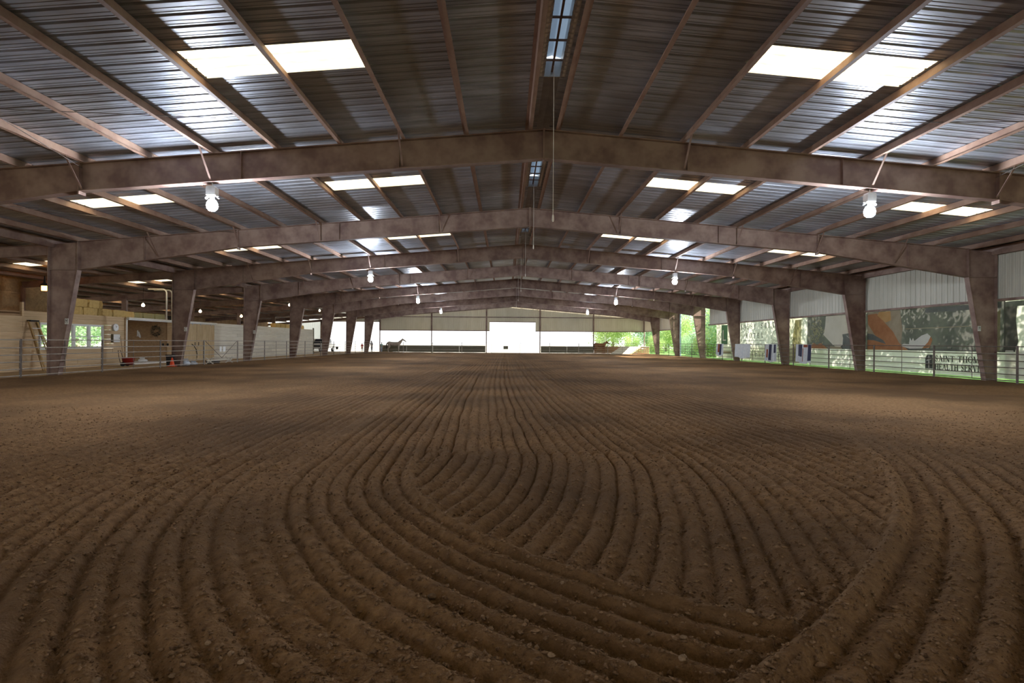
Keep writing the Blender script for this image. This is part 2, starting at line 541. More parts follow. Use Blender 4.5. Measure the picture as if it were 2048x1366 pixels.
ceiling = struct('ceiling', 'grey ribbed metal roof on brown purlins over the arena', 'roof')
ceiling_aisle = struct('ceiling_aisle', 'dark ribbed metal lean-to roof over the stall aisle', 'roof')
NST = int(round((YB + 0.4 - Y0) / SHEET))
sky_y = [9.51, 16.5, 24.7, 32.3, 39.9, 47.5, 55.2, 62.8, 70.4, 1.9, -5.7]
sky_i = {int(round((y - SHEET / 2 - Y0) / SHEET)) for y in sky_y}
P0, PS = 0.36, 1.555                       # purlin offsets from the ridge
def po(k): return P0 + PS * k
RG = 0.16                                  # half width of the ridge gap
EL, ER = RX - XL + 0.05, XR - RX + 0.25    # eaves
for i in range(NST):
    y = Y0 + i * SHEET
    rows_main = [(po(2) + 0.06, po(4) - 0.05), (po(7) + 0.06, po(9) - 0.05)] if i in sky_i else []
    for side, e in ((-1, EL), (1, ER)):
        a = RG
        for (p, q) in rows_main + [(e, e)]:
            inst('roof_sheet', roof_sheet_mesh(side, a, p, 'roof_metal'), ceiling, (0, y, 0))
            if q > p:
                inst('skylight_panel', roof_sheet_mesh(side, p, q, 'skylight'), ceiling, (0, y, 0))
            a = q
    end = RX - XO if y > FY(3) + 1 else RX - XP
    rows = [(po(13) + 0.06, po(15) - 0.05)] + ([(po(18) + 0.06, po(20) - 0.05)] if y > FY(3) + 1 else []) if i in sky_i else []
    a = EL
    for (p, q) in rows + [(end, end)]:
        inst('roof_sheet', roof_sheet_mesh(-1, a, p, 'roof_metal'), ceiling_aisle, (0, y, 0))
        if q > p:
            inst('skylight_panel', roof_sheet_mesh(-1, p, q, 'skylight'), ceiling_aisle, (0, y, 0))
        a = q

# purlins: Z sections on top of the frames
def purlin_mesh(side, ln):
    b = MB()
    # web leaning with the roof, flanges top and bottom
    b.box(-0.006, 0.006, 0, ln, 0.0, 0.205)
    b.box(-0.075 if side > 0 else 0, 0 if side > 0 else 0.075, 0, ln, 0.0, 0.010)
    b.box(0 if side > 0 else -0.075, 0.075 if side > 0 else 0, 0, ln, 0.197, 0.205)
    return b.mesh('purlin', 'purlin_steel')
PL = YB - Y0
pm = {-1: purlin_mesh(-1, PL), 1: purlin_mesh(1, PL)}
for side in (-1, 1):
    for k in range(12):
        x = RX + side * po(k)
        inst('purlin', pm[side], ceiling, (x, Y0, zf(x)), (0, side * math.atan(SL), 0))
    x = (XL + 0.1) if side < 0 else (XR - 0.06)
    MB().box(x - 0.07, x + 0.07, Y0, YB, zf(x) - 0.14, zf(x) + 0.19).build('eave_strut', 'frame_steel', ceiling)
pl2 = purlin_mesh(-1, YB - FY(3) - 1)
for k in range(12, 22):
    x = RX - po(k)
    if x > XP:
        inst('purlin', pm[-1], ceiling_aisle, (x, Y0, zf(x)), (0, -math.atan(SL), 0))
    elif x > XO:
        inst('purlin', pl2, ceiling_aisle, (x, FY(3) + 1, zf(x)), (0, -math.atan(SL), 0))

# ridge cap between the ventilators, ventilators mid-bay
vents = [((FY(n) + FY(n + 1)) / 2 - 1.52, (FY(n) + FY(n + 1)) / 2 + 1.52) for n in range(-1, 9)]
y = Y0
zc = RZ + 0.215 - RG * SL
for a, b_ in vents + [(YB + 0.3, None)]:
    if a > y:
        MB().prism([(RX - 0.26, zc + 0.01), (RX, zc + 0.05), (RX + 0.26, zc + 0.01), (RX + 0.26, zc + 0.018), (RX, zc + 0.062), (RX - 0.26, zc + 0.018)],
                   y, a).build('ridge_cap', 'ridge_metal', ceiling)
    y = b_
for i, (a, b_) in enumerate(vents[1:7]):
    v = thing('ridge_ventilator', '%s long pale ridge ventilator slot above the arena, counted from the camera' % ORD[i], 'roof vent',
              (RX, (a + b_) / 2, zc), 0, 'ridge ventilators')
    L = (b_ - a) / 2
    w = RG + 0.02
    fr = MB()
    for s in (-1, 1):
        fr.prism([(s * w, 0.0), (s * (w + 0.09), -0.012), (s * (w + 0.09), -0.006), (s * (w + 0.01), 0.02), (s * (w + 0.05), 0.36), (s * w, 0.36)], -L, L)
    fr.box(-w, w, -L - 0.02, -L, -0.01, 0.36)
    fr.box(-w, w, L, L + 0.02, -0.01, 0.36)
    fr.build('vent_throat', 'galv', v)
    MB().prism([(-w - 0.05, 0.36), (0, 0.43), (w + 0.05, 0.36), (w + 0.05, 0.365), (0, 0.437), (-w - 0.05, 0.365)], -L - 0.02, L + 0.02).build('vent_hood', 'vent_cap', v)
    MB().box(-0.02, 0.02, -L, L, 0.08, 0.10).build('damper_rod', 'frame_steel', v)
    for t in (-0.66, -0.2, 0.25, 0.7):
        MB().box(-w, w, L * t - 0.015, L * t + 0.015, 0.07, 0.10).build('cross_bar', 'frame_steel', v)
    for s in (-1, 1):
        fb = MB()
        for q in range(20):
            yq = -L + (q + 0.5) * 2 * L / 20
            fb.box(s * (w + 0.05) - 0.02, s * (w + 0.05) + 0.02, yq - 0.045, yq + 0.045, -0.016, -0.008)
        fb.build('flashing_tabs', 'vinyl_white', v)['kind'] = 'stuff'
    ln = 3.0 if i == 0 else 2.2
    MB().tube([(0.02, L - 0.25, 0.08), (0.02, L - 0.25, 0.08 - ln)], 0.006, 6).build('pull_cord', 'trim_white', v)
    MB().lathe([(0.006, 0.12), (0.018, 0.09), (0.022, 0.0), (0.012, -0.03)], 8, (0.02, L - 0.25, 0.0 - ln)).build('cord_weight', 'trim_white', v)
# the remaining ventilators are beyond the sixth frame or behind the camera: closed with plain cap
for a, b_ in [vents[0]] + vents[7:]:
    MB().prism([(RX - 0.26, zc + 0.01), (RX, zc + 0.05), (RX + 0.26, zc + 0.01), (RX + 0.26, zc + 0.018), (RX, zc + 0.062), (RX - 0.26, zc + 0.018)],
               a, b_).build('ridge_cap', 'ridge_metal', ceiling)

# ------------------------------------------------------------------ steel portal frames
FW = 0.22            # flange width
def flange(b, pts, t=0.022, w=FW):
    for p, q in zip(pts, pts[1:]):
        b.bar((p[0], 0, p[1]), (q[0], 0, q[1]), t, w, up=(0, 1, 0))

ZK = 4.13
XKL, XKR = XL + 1.12, XR - 1.12             # inner face of the knees
XSL, XSR = -10.42, RX * 2 + 10.42           # splices
def col_mesh(xo, xb, xk, xt):
    b = MB()
    b.prism([(xo, 0.0), (xb, 0.0), (xk, ZK), (xk, zf(xk) - 0.01), (xo, zf(xo) - 0.01)], -0.007, 0.007)
    flange(b, [(xo, -0.02), (xo, zf(xo))])
    flange(b, [(xb, -0.02), (xk, ZK)])
    return b.mesh('column', 'frame_steel')
def raf_mesh(xk, xs):
    zs = zf(xs) - 0.67
    zr_ = RZ - 0.70
    b = MB()
    b.prism([(xk, ZK), (xk, zf(xk)), (xs, zf(xs)), (RX, RZ), (RX, zr_), (xs, zs)], -0.007, 0.007)
    flange(b, [(xk, zf(xk)), (RX, RZ)])
    flange(b, [(xk, ZK), (xs, zs), (RX, zr_)])
    return b.mesh('rafter', 'frame_steel')
FM = {'cl': col_mesh(XL, XL + 0.40, XKL, XKL), 'cr': col_mesh(XR, XR - 0.40, XKR, XKR),
      'rl': raf_mesh(XKL, XSL), 'rr': raf_mesh(XKR, XSR)}
def plate(x, z0, z1, t=0.014, w=FW, dx=0.0):
    return MB().prism([(x - t, z0), (x + t, z0), (x + dx + t, z1), (x + dx - t, z1)], -w / 2, w / 2)
FM['knee_l'] = plate(XKL, ZK, zf(XKL)).mesh('stiffener', 'frame_steel')
FM['knee_r'] = plate(XKR, ZK, zf(XKR)).mesh('stiffener', 'frame_steel')
FM['kh_l'] = MB().box(XL, XKL, -FW / 2, FW / 2, ZK - 0.012, ZK + 0.012).mesh('knee_plate', 'frame_steel')
FM['kh_r'] = MB().box(XKR, XR, -FW / 2, FW / 2, ZK - 0.012, ZK + 0.012).mesh('knee_plate', 'frame_steel')
FM['sp_l'] = plate(XSL, zf(XSL) - 0.76, zf(XSL) + 0.015, 0.02).mesh('splice_plate', 'frame_steel')
FM['sp_r'] = plate(XSR, zf(XSR) - 0.76, zf(XSR) + 0.015, 0.02).mesh('splice_plate', 'frame_steel')
FM['sp_c'] = plate(RX, RZ - 0.75, RZ + 0.03, 0.022).mesh('splice_plate', 'frame_steel')
FM['bp_l'] = MB().box(XL - 0.06, XL + 0.46, -0.16, 0.16, -0.03, 0.0).mesh('base_plate', 'frame_steel')
FM['bp_r'] = MB().box(XR - 0.46, XR + 0.06, -0.16, 0.16, -0.03, 0.0).mesh('base_plate', 'frame_steel')
def thin_stiff(x):
    side = -1 if x < RX else 1
    d = 0.67 + 0.01 if abs(x - RX) < 11.3 else 0.67 + (abs(x - RX) - 11.32) / 6.13 * 0.41
    return MB().box(x - 0.005, x + 0.005, -FW / 2 + 0.01, FW / 2 - 0.01, zf(x) - d, zf(x)).mesh('web_stiffener', 'frame_steel')
stiffs = [thin_stiff(RX + s * o) for s in (-1, 1) for o in (3.55, 7.4, 14.9)]
def brace_mesh(x, sy):
    d = 0.64 if abs(x - RX) < 11.3 else 0.62 + (abs(x - RX) - 11.32) / 6.13 * 0.41
    return MB().bar((x, sy * 0.09, zf(x) - d), (x, sy * (d * 0.95), zf(x) + 0.03), 0.045, 0.008).mesh('flange_brace', 'frame_steel')
braces = [brace_mesh(RX + s * po(k), sy) for s in (-1, 1) for k in (2, 5, 7, 9) for sy in (-1, 1)]
fr_names = {1: 'nearest brown steel portal frame, spanning across the top of the view',
            2: 'second brown steel portal frame, its columns carrying the letter M',
            3: 'third brown steel portal frame, its left column beside the orange cone'}
for n in range(-1, 9):
    lab = fr_names.get(n) or ('%s brown steel portal frame from the camera' % ORD[n - 1] if n > 0 else 'brown steel portal frame standing behind the camera')
    t = thing('portal_frame', lab, 'steel frame', (0, FY(n), 0), 0, 'steel portal frames')
    if n == 0: t['label'] = 'brown steel portal frame just above and behind the photographer'
    for k, nm in (('cl', 'column'), ('cr', 'column'), ('rl', 'rafter'), ('rr', 'rafter'), ('knee_l', 'stiffener'), ('knee_r', 'stiffener'),
                  ('kh_l', 'knee_plate'), ('kh_r', 'knee_plate'), ('sp_l', 'splice_plate'), ('sp_r', 'splice_plate'), ('sp_c', 'splice_plate'),
                  ('bp_l', 'base_plate'), ('bp_r', 'base_plate')):
        inst(nm, FM[k], t)
    for m_ in stiffs:
        inst('web_stiffener', m_, t)
    if n < 6:
        for m_ in braces:
            inst('flange_brace', m_, t)
    # lean-to rafter and post
    b = MB()
    xa = XL - 0.02
    xe = XP if n <= 3 else XO
    b.prism([(xa, zf(xa)), (xe, zf(xe)), (xe, zf(xe) - 0.30), (xa, zf(xa) - 0.42)], -0.006, 0.006)
    flange(b, [(xa, zf(xa)), (xe, zf(xe))], 0.016, 0.16)
    flange(b, [(xa, zf(xa) - 0.42), (xe, zf(xe) - 0.30)], 0.016, 0.16)
    b.build('aisle_rafter', 'frame_steel', t)
    MB().prism([(XP - 0.11, 0), (XP + 0.11, 0), (XP + 0.16, zf(XP) - 0.2), (XP - 0.16, zf(XP) - 0.2)], -0.09, 0.09).build('aisle_post', 'frame_steel', t)

# diagonal roof bracing rods
def rod(p, q, label):
    tag(MB().tube([p, q], 0.008, 6).build('bracing_rod', 'pipe_steel'), label, 'steel rod', 'roof bracing rods')
for (x0, x1, side) in ((-10.4, -6.0, 'left'), (12.2, 7.8, 'right')):
    rod((x0, FY(1) + 0.0, zf(x0) - 0.1), (x1 * 0 + x0 + (1.9 if side == 'left' else -1.9), FY(0), zf(x0) - 0.02), 'thin steel bracing rod under the near %s roof slope, running lengthwise' % side)
    rod((RX + (x0 - RX) * 1.32, FY(0) + 3.6, zf(x0 * 1.3) + 0.02), (RX + (x0 - RX) * 0.62, FY(0) + 5.7, zf(x0 * 0.6) + 0.02), 'thin bracing rod crossing several purlins of the near %s roof slope' % side)
    rod((RX + (x0 - RX) * 1.55, FY(1) + 0.0, zf(x0 * 1.55) - 0.1), (x0, FY(2), zf(x0) - 0.1), 'thin bracing rod of the second bay under the %s roof slope' % side)

# ------------------------------------------------------------------ walls of ribbed siding
def siding_wall_x(parent, y, x0, x1, zb, ztop, m, name='siding_sheet', w=SHEET):
    """ribbed sheets in the plane y, between x0 and x1, ztop a function of x"""
    x = x0
    while x < x1 - 0.02:
        xe = min(x + w, x1)
        pr = [p for p in rib_profile(w, 3, 0.028) if p[0] < xe - x] + [(xe - x, 0)]
        vs, fs = [], []
        for t, d in pr:
            vs += [(x + t, y + d, zb), (x + t, y + d, ztop(x + t))]
        for i in range(len(pr) - 1):
            fs.append((2 * i, 2 * i + 2, 2 * i + 3, 2 * i + 1))
        MB().add(vs, fs).build(name, m, parent)
        x = xe

def siding_wall_y(parent, x, y0, y1, zb, zt, m, w=SHEET, name='siding_sheet', flip=1):
    pr = rib_profile(w, 3, 0.028)
    def mk(wd):
        p = [q for q in pr if q[0] < wd] + [(wd, 0)]
        vs, fs = [], []
        for t, d in p:
            vs += [(x + flip * d, t, zb), (x + flip * d, t, zt)]
        for i in range(len(p) - 1):
            fs.append((2 * i, 2 * i + 2, 2 * i + 3, 2 * i + 1))
        return MB().add(vs, fs).mesh(name, m)
    full = mk(w)
    y = y0
    while y < y1 - 0.02:
        if y + w <= y1 + 0.001:
            inst(name, full, parent, (0, y, 0))
        else:
            inst(name, mk(y1 - y), parent, (0, y, 0))
        y += w

wall_back = struct('wall_back', 'far end wall of ribbed cream metal siding above open bays', 'wall')
YW = YB + 0.16
posts_x = [-17.6, -10.4, -2.75, 4.75, 12.25, 19.4]
DX0, DX1 = -2.3, 4.13
siding_wall_x(wall_back, YW, -17.7, DX0, 3.03, lambda x: zr(x), 'siding')
siding_wall_x(wall_back, YW, DX0, DX1, 4.30, lambda x: zr(x), 'siding')
siding_wall_x(wall_back, YW, DX1, XR + 0.15, 3.03, lambda x: zr(x), 'siding')
for a, b_, z in ((-17.7, DX0, 3.03), (DX0, DX1, 4.30), (DX1, XR + 0.15, 3.03)):
    MB().box(a, b_, YW - 0.16, YW - 0.02, z - 0.05, z + 0.06).build('girt', 'frame_steel', wall_back)
for a, b_ in zip(posts_x, posts_x[1:]):
    if zf((a + b_) / 2) > 5.2:
        aa = max(a, RX - (RZ - 5.1) * 12); bb = min(b_, RX + (RZ - 5.1) * 12)
        MB().box(aa, bb, YW - 0.18, YW - 0.02, 4.90, 5.0).build('girt', 'frame_steel', wall_back)
for x in posts_x:
    MB().box(x - 0.10, x + 0.10, YW - 0.24, YW - 0.10, 3.0, zf(x)).build('end_post', 'frame_steel', wall_back)
    MB().tube([(x, YW - 0.17, -0.05), (x, YW - 0.17, 3.05)], 0.075, 8).build('end_post', 'frame_steel', wall_back)
# end frame rafters
b = MB()
b.prism([(XL, zf(XL)), (RX, RZ), (XR, zf(XR)), (XR, zf(XR) - 0.3), (RX, RZ - 0.3), (XL, zf(XL) - 0.3)], YW - 0.2, YW - 0.19)
b.build('end_rafter', 'frame_steel', wall_back)
b = MB()
b.prism([(XL, zf(XL)), (XO, zf(XO)), (XO, zf(XO) - 0.3), (XL, zf(XL) - 0.3)], YW - 0.2, YW - 0.19)
b.build('end_rafter', 'frame_steel', wall_back)
# stall end of the far wall: siding beyond the aisle opening
siding_wall_x(wall_back, YW, XO, XP - 0.1, 0.0, lambda x: zr(x), 'siding_lit')
siding_wall_x(wall_back, YW, XP - 0.1, -17.7, 4.22, lambda x: zr(x), 'siding_grey')
MB().box(XP - 0.2, -17.7, YW - 0.16, YW - 0.02, 4.17, 4.27).build('girt', 'frame_steel', wall_back)
MB().box(XP - 0.14, XP + 0.14, YW - 0.3, YW - 0.04, 0, zf(XP)).build('end_post', 'frame_steel', wall_back)
# plank kick boards
for a, b_ in ((-17.5, -2.85), (4.85, 12.2)):
    n = int(round((b_ - a) / 3.66))
    for k in range(n):
        for r in range(4):
            x0 = a + k * (b_ - a) / n
            MB().box(x0 + 0.006, x0 + (b_ - a) / n - 0.006, YW - 0.34 - 0.008 * (r % 2), YW - 0.30, 0.02 + r * 0.235, 0.02 + r * 0.235 + 0.238).build('kick_board', 'kick_board', wall_back)
for k in range(1):
    for r in range(4):
        MB().box(12.32, 16.2, YW - 0.34, YW - 0.30, 0.02 + r * 0.235, 0.02 + r * 0.235 + 0.238).build('kick_board', 'dark_board', wall_back)

wall_right = struct('wall_right', 'long side wall of grey ribbed siding above the hanging banners', 'wall')
XRW = XR + 0.10
siding_wall_y(wall_right, XRW, Y0, 50.2, 3.22, zr(XRW), 'siding_grey')
siding_wall_y(wall_right, XRW, 58.6, YW, 3.05, zr(XRW), 'siding')
MB().box(XRW - 0.14, XRW - 0.01, Y0, 50.2, 3.17, 3.27).build('girt', 'frame_steel', wall_right)
MB().box(XRW - 0.14, XRW - 0.01, 58.6, YW, 3.0, 3.1).build('girt', 'frame_steel', wall_right)
tag(MB().tube([(XRW - 0.05, 58.5, -0.05), (XRW - 0.05, 58.5, 4.9)], 0.09, 10).build('downspout', 'teal_pipe'),
    'pale blue-grey downpipe standing at the open bay before the trees', 'pipe')

# unseen wall behind the camera, opening added to light the frames; lean-to outer wall
wall_front = struct('wall_front', 'unseen ribbed siding end wall behind the camera, with an added opening for light', 'wall')
siding_wall_x(wall_front, Y0, XP, XL, 0.0, lambda x: zr(x), 'siding', w=SHEET * 4)
siding_wall_x(wall_front, Y0, XL, XR + 0.15, 3.03, lambda x: zr(x), 'siding', w=SHEET * 4)
siding_wall_x(wall_front, Y0, XL, XR + 0.15, -0.1, lambda x: 0.95, 'kick_board', w=SHEET * 4)
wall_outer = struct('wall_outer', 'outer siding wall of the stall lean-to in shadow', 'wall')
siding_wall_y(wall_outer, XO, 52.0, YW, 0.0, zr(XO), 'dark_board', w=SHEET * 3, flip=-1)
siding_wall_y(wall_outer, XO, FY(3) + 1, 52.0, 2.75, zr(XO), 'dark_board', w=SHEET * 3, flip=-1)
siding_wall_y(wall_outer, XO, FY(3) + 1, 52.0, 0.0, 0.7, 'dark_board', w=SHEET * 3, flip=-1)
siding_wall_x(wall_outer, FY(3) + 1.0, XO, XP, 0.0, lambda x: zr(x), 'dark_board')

# ------------------------------------------------------------------ stall side: plank wall with windows, alcove and sliding doors
wall_left = struct('wall_left', 'horizontal pine plank wall of the stalls along the aisle', 'wall')
BH = 0.245
WY0, WY1 = 24.38, 28.22
DY0, DY1 = 29.85, 34.0
YS, YE = 15.0, 58.7
def boards(y0, y1, r0, r1, m, jitter=True):
    for r in range(r0, r1):
        y = y0
        first = True
        while y < y1 - 0.01:
            ln = 3.66 if not first else 3.66 * (0.4 + 0.6 * ((r * 37) % 10) / 10)
            first = False
            ye = min(y + ln, y1)
            if y1 - ye < 0.5:
                ye = y1
            d = 0.004 * ((r * 7 + int(y * 3)) % 4)
            MB().box(XW - 0.03, XW + d, y + 0.003, ye - 0.003, r * BH + 0.003, (r + 1) * BH - 0.003).build('board', m, wall_left)
            y = ye
boards(YS, 23.55, 0, 10, 'pine')
boards(23.55, DY0 - 0.1, 0, 4, 'pine')
boards(23.55, WY0 - 0.04, 4, 9, 'pine')
boards(WY1 + 0.04, DY0 - 0.1, 4, 9, 'pine')
boards(23.55, DY0 - 0.1, 9, 11, 'pine')
boards(DY1, 38.7, 0, 11, 'pine')
boards(38.7, YE, 0, 11, 'whitewash')
MB().box(XW - 0.1, XW - 0.03, YS, 23.55, 10 * BH, 10 * BH + 0.09).build('top_plate', 'dark_board', wall_left)
MB().box(XW - 0.10, XW + 0.01, 23.50, 23.60, 10 * BH, 10 * BH + 0.62).build('stud', 'pine', wall_left)
MB().box(XW - 0.06, XW + 0.04, DY0 - 0.1, DY0 - 0.02, 0, 2.62).build('door_jamb', 'dark_board', wall_left)
MB().box(XW - 0.10, XW + 0.05, DY0 - 0.02, DY0 + 0.10, 0, 2.60).build('door_jamb', 'trim_white', wall_left)
MB().box(XW - 0.08, XW + 0.05, YE, YE + 0.10, 0, 2.62 + 0.25).build('end_post', 'kick_board', wall_left)
MB().box(XW - 0.04, XW + 0.02, DY0, DY1, 2.60, 2.70).build('lintel', 'pine', wall_left)
# loft deck, room and alcove behind the wall
floor_loft = struct('floor_loft', 'plank loft deck above the stalls carrying the hay bales', 'loft')
wall_alcove = struct('wall_alcove', 'brown board walls inside the open alcove', 'wall')
MB().box(XP + 0.15, XW - 0.03, YS, YE, 2.60, 2.66).build('loft_deck', 'dark_board', floor_loft)
for k in range(3):   # alcove side wall of sheets facing the camera
    x0 = XW - 0.05 - (k + 1) * 1.22
    MB().box(x0 + 0.004, x0 + 1.216, DY1, DY1 + 0.02, 0.12, 2.6).build('wall_panel', 'dark_board', wall_alcove)
MB().box(XW - 0.30, XW - 0.03, DY1 - 0.03, DY1, 0.12, 2.6).build('wall_panel', 'pine', wall_alcove)
MB().box(XP + 0.2, XW + 0.05, DY0 + 0.12, DY1, 0.0, 0.10).build('sill_slab', 'trim_white', wall_alcove)

# outer wall of the near lean-to: strand board sheets above, an open window band below
wall_osb = struct('wall_strand_board', 'strand board wall behind the loft above the stalls', 'wall')
for k in range(13):
    y0 = YS + k * 1.22
    if y0 > 30.5: break
    MB().box(XP + 0.02, XP + 0.05, y0 + 0.003, y0 + 1.217, 2.66, 3.87).build('strand_board', 'osb', wall_osb)
    MB().box(XP + 0.02, XP + 0.05, y0 + 0.003, y0 + 1.217, 3.875, zr(XP) + 0.02).build('strand_board', 'osb', wall_osb)
    zt = 2.6 if (y0 < 24.0 or y0 > 30.0) else 0.75
    MB().box(XP + 0.02, XP + 0.05, y0, y0 + 1.22, 0, zt).build('strand_board', 'osb', wall_osb)

# windows
for i in range(4):
    y0 = WY0 + 0.96 * i
    w = tag(inst('window_%d' % (i + 1), None, None, (XW, y0 + 0.48, 0.98)), '%s white sash window from the stepladder, in the plank wall' % ORD[i], 'window', None, 'structure')
    h = 5 * BH
    fr = MB()
    for a, b_ in ((-0.475, -0.41), (0.41, 0.475)):
        fr.box(-0.05, 0.035, a, b_, 0, h)
    fr.box(-0.05, 0.035, -0.41, 0.41, 0, 0.06)
    fr.box(-0.05, 0.035, -0.41, 0.41, h - 0.06, h)
    fr.build('window_frame', 'vinyl_white', w)
    for z0, z1, dx in ((0.06, h / 2 + 0.02, 0.0), (h / 2 - 0.02, h - 0.06, -0.02)):
        sa = MB()
        sa.box(dx - 0.02, dx + 0.015, -0.41, -0.37, z0, z1).box(dx - 0.02, dx + 0.015, 0.37, 0.41, z0, z1)
        sa.box(dx - 0.02, dx + 0.015, -0.37, 0.37, z0, z0 + 0.04).box(dx - 0.02, dx + 0.015, -0.37, 0.37, z1 - 0.04, z1)
        so = sa.build('sash', 'vinyl_white', w)
        MB().box(dx - 0.004, dx, -0.37, 0.37, z0 + 0.04, z1 - 0.04).build('pane', 'glass', so)

# sliding doors on their track
for i, (a, b_) in enumerate(((DY1 + 0.02, 36.48), (36.52, 38.68))):
    d = tag(inst('door_%d' % (i + 1), None, None, (XW + 0.09, a, 0.06)), ['left tan plywood sliding door leaf, partly behind a column', 'right tan plywood sliding door leaf hung beside the pale planks'][i], 'door', None, 'structure')
    n = 6
    for k in range(n):
        y0 = (b_ - a) * k / n
        MB().box(-0.02, 0.02, y0 + 0.002, y0 + (b_ - a) / n - 0.002, 0, 2.46).build('door_plank', 'plywood', d)
    for k in (0.2, 0.8):
        MB().box(-0.01, 0.035, (b_ - a) * k - 0.03, (b_ - a) * k + 0.03, 2.40, 2.54).build('roller_hanger', 'galv', d)
    MB().box(0.02, 0.05, (b_ - a) * (0.08 if i else 0.92) - 0.015, (b_ - a) * (0.08 if i else 0.92) + 0.015, 1.0, 1.25).build('handle', 'black', d)
tr = thing('door_track', 'pale sliding door track beam above the open alcove', 'door track', (XW + 0.10, DY0, 2.60))
MB().box(-0.05, 0.10, 0, 38.9 - DY0, 0.0, 0.10).build('track_cover', 'trim_white', tr)
MB().box(-0.03, 0.05, 0.05, 38.8 - DY0, -0.05, 0.0).build('track_rail', 'galv', tr)

# ------------------------------------------------------------------ arena lamps
def arena_lamp(x, y, label):
    t = thing('arena_lamp', label, 'lamp', (x, y, 0), 0, 'arena lamps under the frames')
    zt = zf(x) - 0.68
    MB().tube([(0, 0, zt), (0, 0, zt - 0.10)], 0.012, 6).build('hook', 'galv', t)
    b = MB()
    b.prism([(-0.09, zt - 0.10), (0.09, zt - 0.10), (0.11, zt - 0.14), (0.11, zt - 0.32), (-0.11, zt - 0.32), (-0.11, zt - 0.14)], -0.09, 0.09)
    b.build('ballast_housing', 'galv', t)
    b = MB()
    for s in (-1, 1):
        b.prism([(s * 0.06, zt - 0.32), (s * 0.15, zt - 0.40), (s * 0.16, zt - 0.385), (s * 0.09, zt - 0.31)], -0.03, 0.03)
    b.build('bracket', 'vinyl_white', t)
    MB().lathe([(0.05, 0.0), (0.055, -0.05), (0.05, -0.10)], 12, (0, 0, zt - 0.32)).build('socket', 'vinyl_white', t)
    MB().lathe([(0.03, 0.0), (0.08, -0.03), (0.12, -0.10), (0.13, -0.17), (0.115, -0.24), (0.07, -0.29), (0.01, -0.305)], 14, (0, 0, zt - 0.40)).build('bulb', 'lamp_glow', t, True)
for n in (1, 3, 5, 7):
    nm = {-1: 'behind the camera', 1: 'nearest', 3: 'second', 5: 'third', 7: 'farthest'}[n]
    for x, sd in ((-7.25, 'left'), (9.05, 'right')):
        lab = ('white glowing arena lamp %s on the %s' % (nm, sd)) if n < 0 else ('%s glowing white arena lamp of the %s-hand row under the rafters' % (nm, sd))
        arena_lamp(x, FY(n) + 0.02, lab)

def bulb(x, y, z, m, label, r=0.07):
    t = thing('hanging_bulb', label, 'light bulb', (x, y, z), 0, 'bulbs over the stall aisle')
    MB().tube([(0, 0, 0.14), (0, 0, zf(x) - z + 0.21)], 0.008, 6).build('cord', 'black', t)
    MB().lathe([(0.028, 0.14), (0.03, 0.06)], 10).build('socket', 'vinyl_white', t)
    MB().lathe([(0.02, 0.07), (r * 0.8, 0.0), (r, -0.06), (r * 0.85, -0.12), (r * 0.3, -0.16)], 12).build('glass_bulb', m, t, True)
bulb(-23.5, 34.5, 3.74, 'bulb_soft', 'pale globe bulb hanging above the dark hay bales', 0.10)
bulb(-23.5, 40.9, 3.72, 'bulb_soft', 'pale globe bulb hanging above the sliding doors', 0.10)
bulb(-23.5, 47.2, 3.66, 'bulb_warm', 'glaring orange bulb beside the fourth column', 0.10)
bulb(-19.5, 47.8, 4.72, 'bulb_soft', 'small pale bulb high under the aisle roof by the fifth column', 0.10)
bulb(-19.5, 55.5, 4.68, 'bulb_soft', 'small pale bulb high under the aisle roof by the sixth column', 0.10)
# lantern half hidden by the second frame's column
t = thing('wall_lantern', 'orange glowing lantern in front of the strand board wall', 'lantern', (-23.6, 27.3, 3.92))
MB().lathe([(0.10, 0.0), (0.13, 0.0), (0.13, 0.24), (0.10, 0.24)], 8).build('lantern_shade', 'lantern_glow', t)
MB().lathe([(0.20, 0.24), (0.16, 0.32), (0.05, 0.40), (0.02, 0.75)], 10).build('lantern_cap', 'black', t)

# ------------------------------------------------------------------ pipe fences
FH = 1.36
RAILS = [0.10, 0.33, 0.58, 0.83, 1.08, FH]
PLN = 3.75
rail_m, post_m = {}, {}
for pm_ in ('pipe_steel', 'pipe_pale'):
    rail_m[pm_] = MB().tube([(0, 0.02, 0), (0, PLN - 0.02, 0)], 0.02, 6).mesh('rail', pm_)
    post_m[pm_] = MB().tube([(0, 0, 0.0), (0, 0, FH + 0.03)], 0.022, 8).mesh('post', pm_)
stay_m = MB().tube([(0, 0, 0.08), (0, 0, FH)], 0.013, 6).mesh('stay', 'pipe_steel')
def fence_panel(x, y, rz, label, group, m, z=0.05, rails=RAILS):
    t = thing('pipe_fence', label, 'fence', (x, y, z), rz, group)
    for r in rails:
        inst('rail', rail_m[m], t, (0, 0, r))
    inst('post', post_m['pipe_steel' if rz == 0 else m], t, (0, 0.024, 0))
    inst('post', post_m['pipe_steel' if rz == 0 else m], t, (0, PLN - 0.024, 0))
    inst('stay', stay_m, t, (0, PLN / 2, 0))
    return t
XFL, XFR = -17.02, 18.62
k = 0
gate_y = None
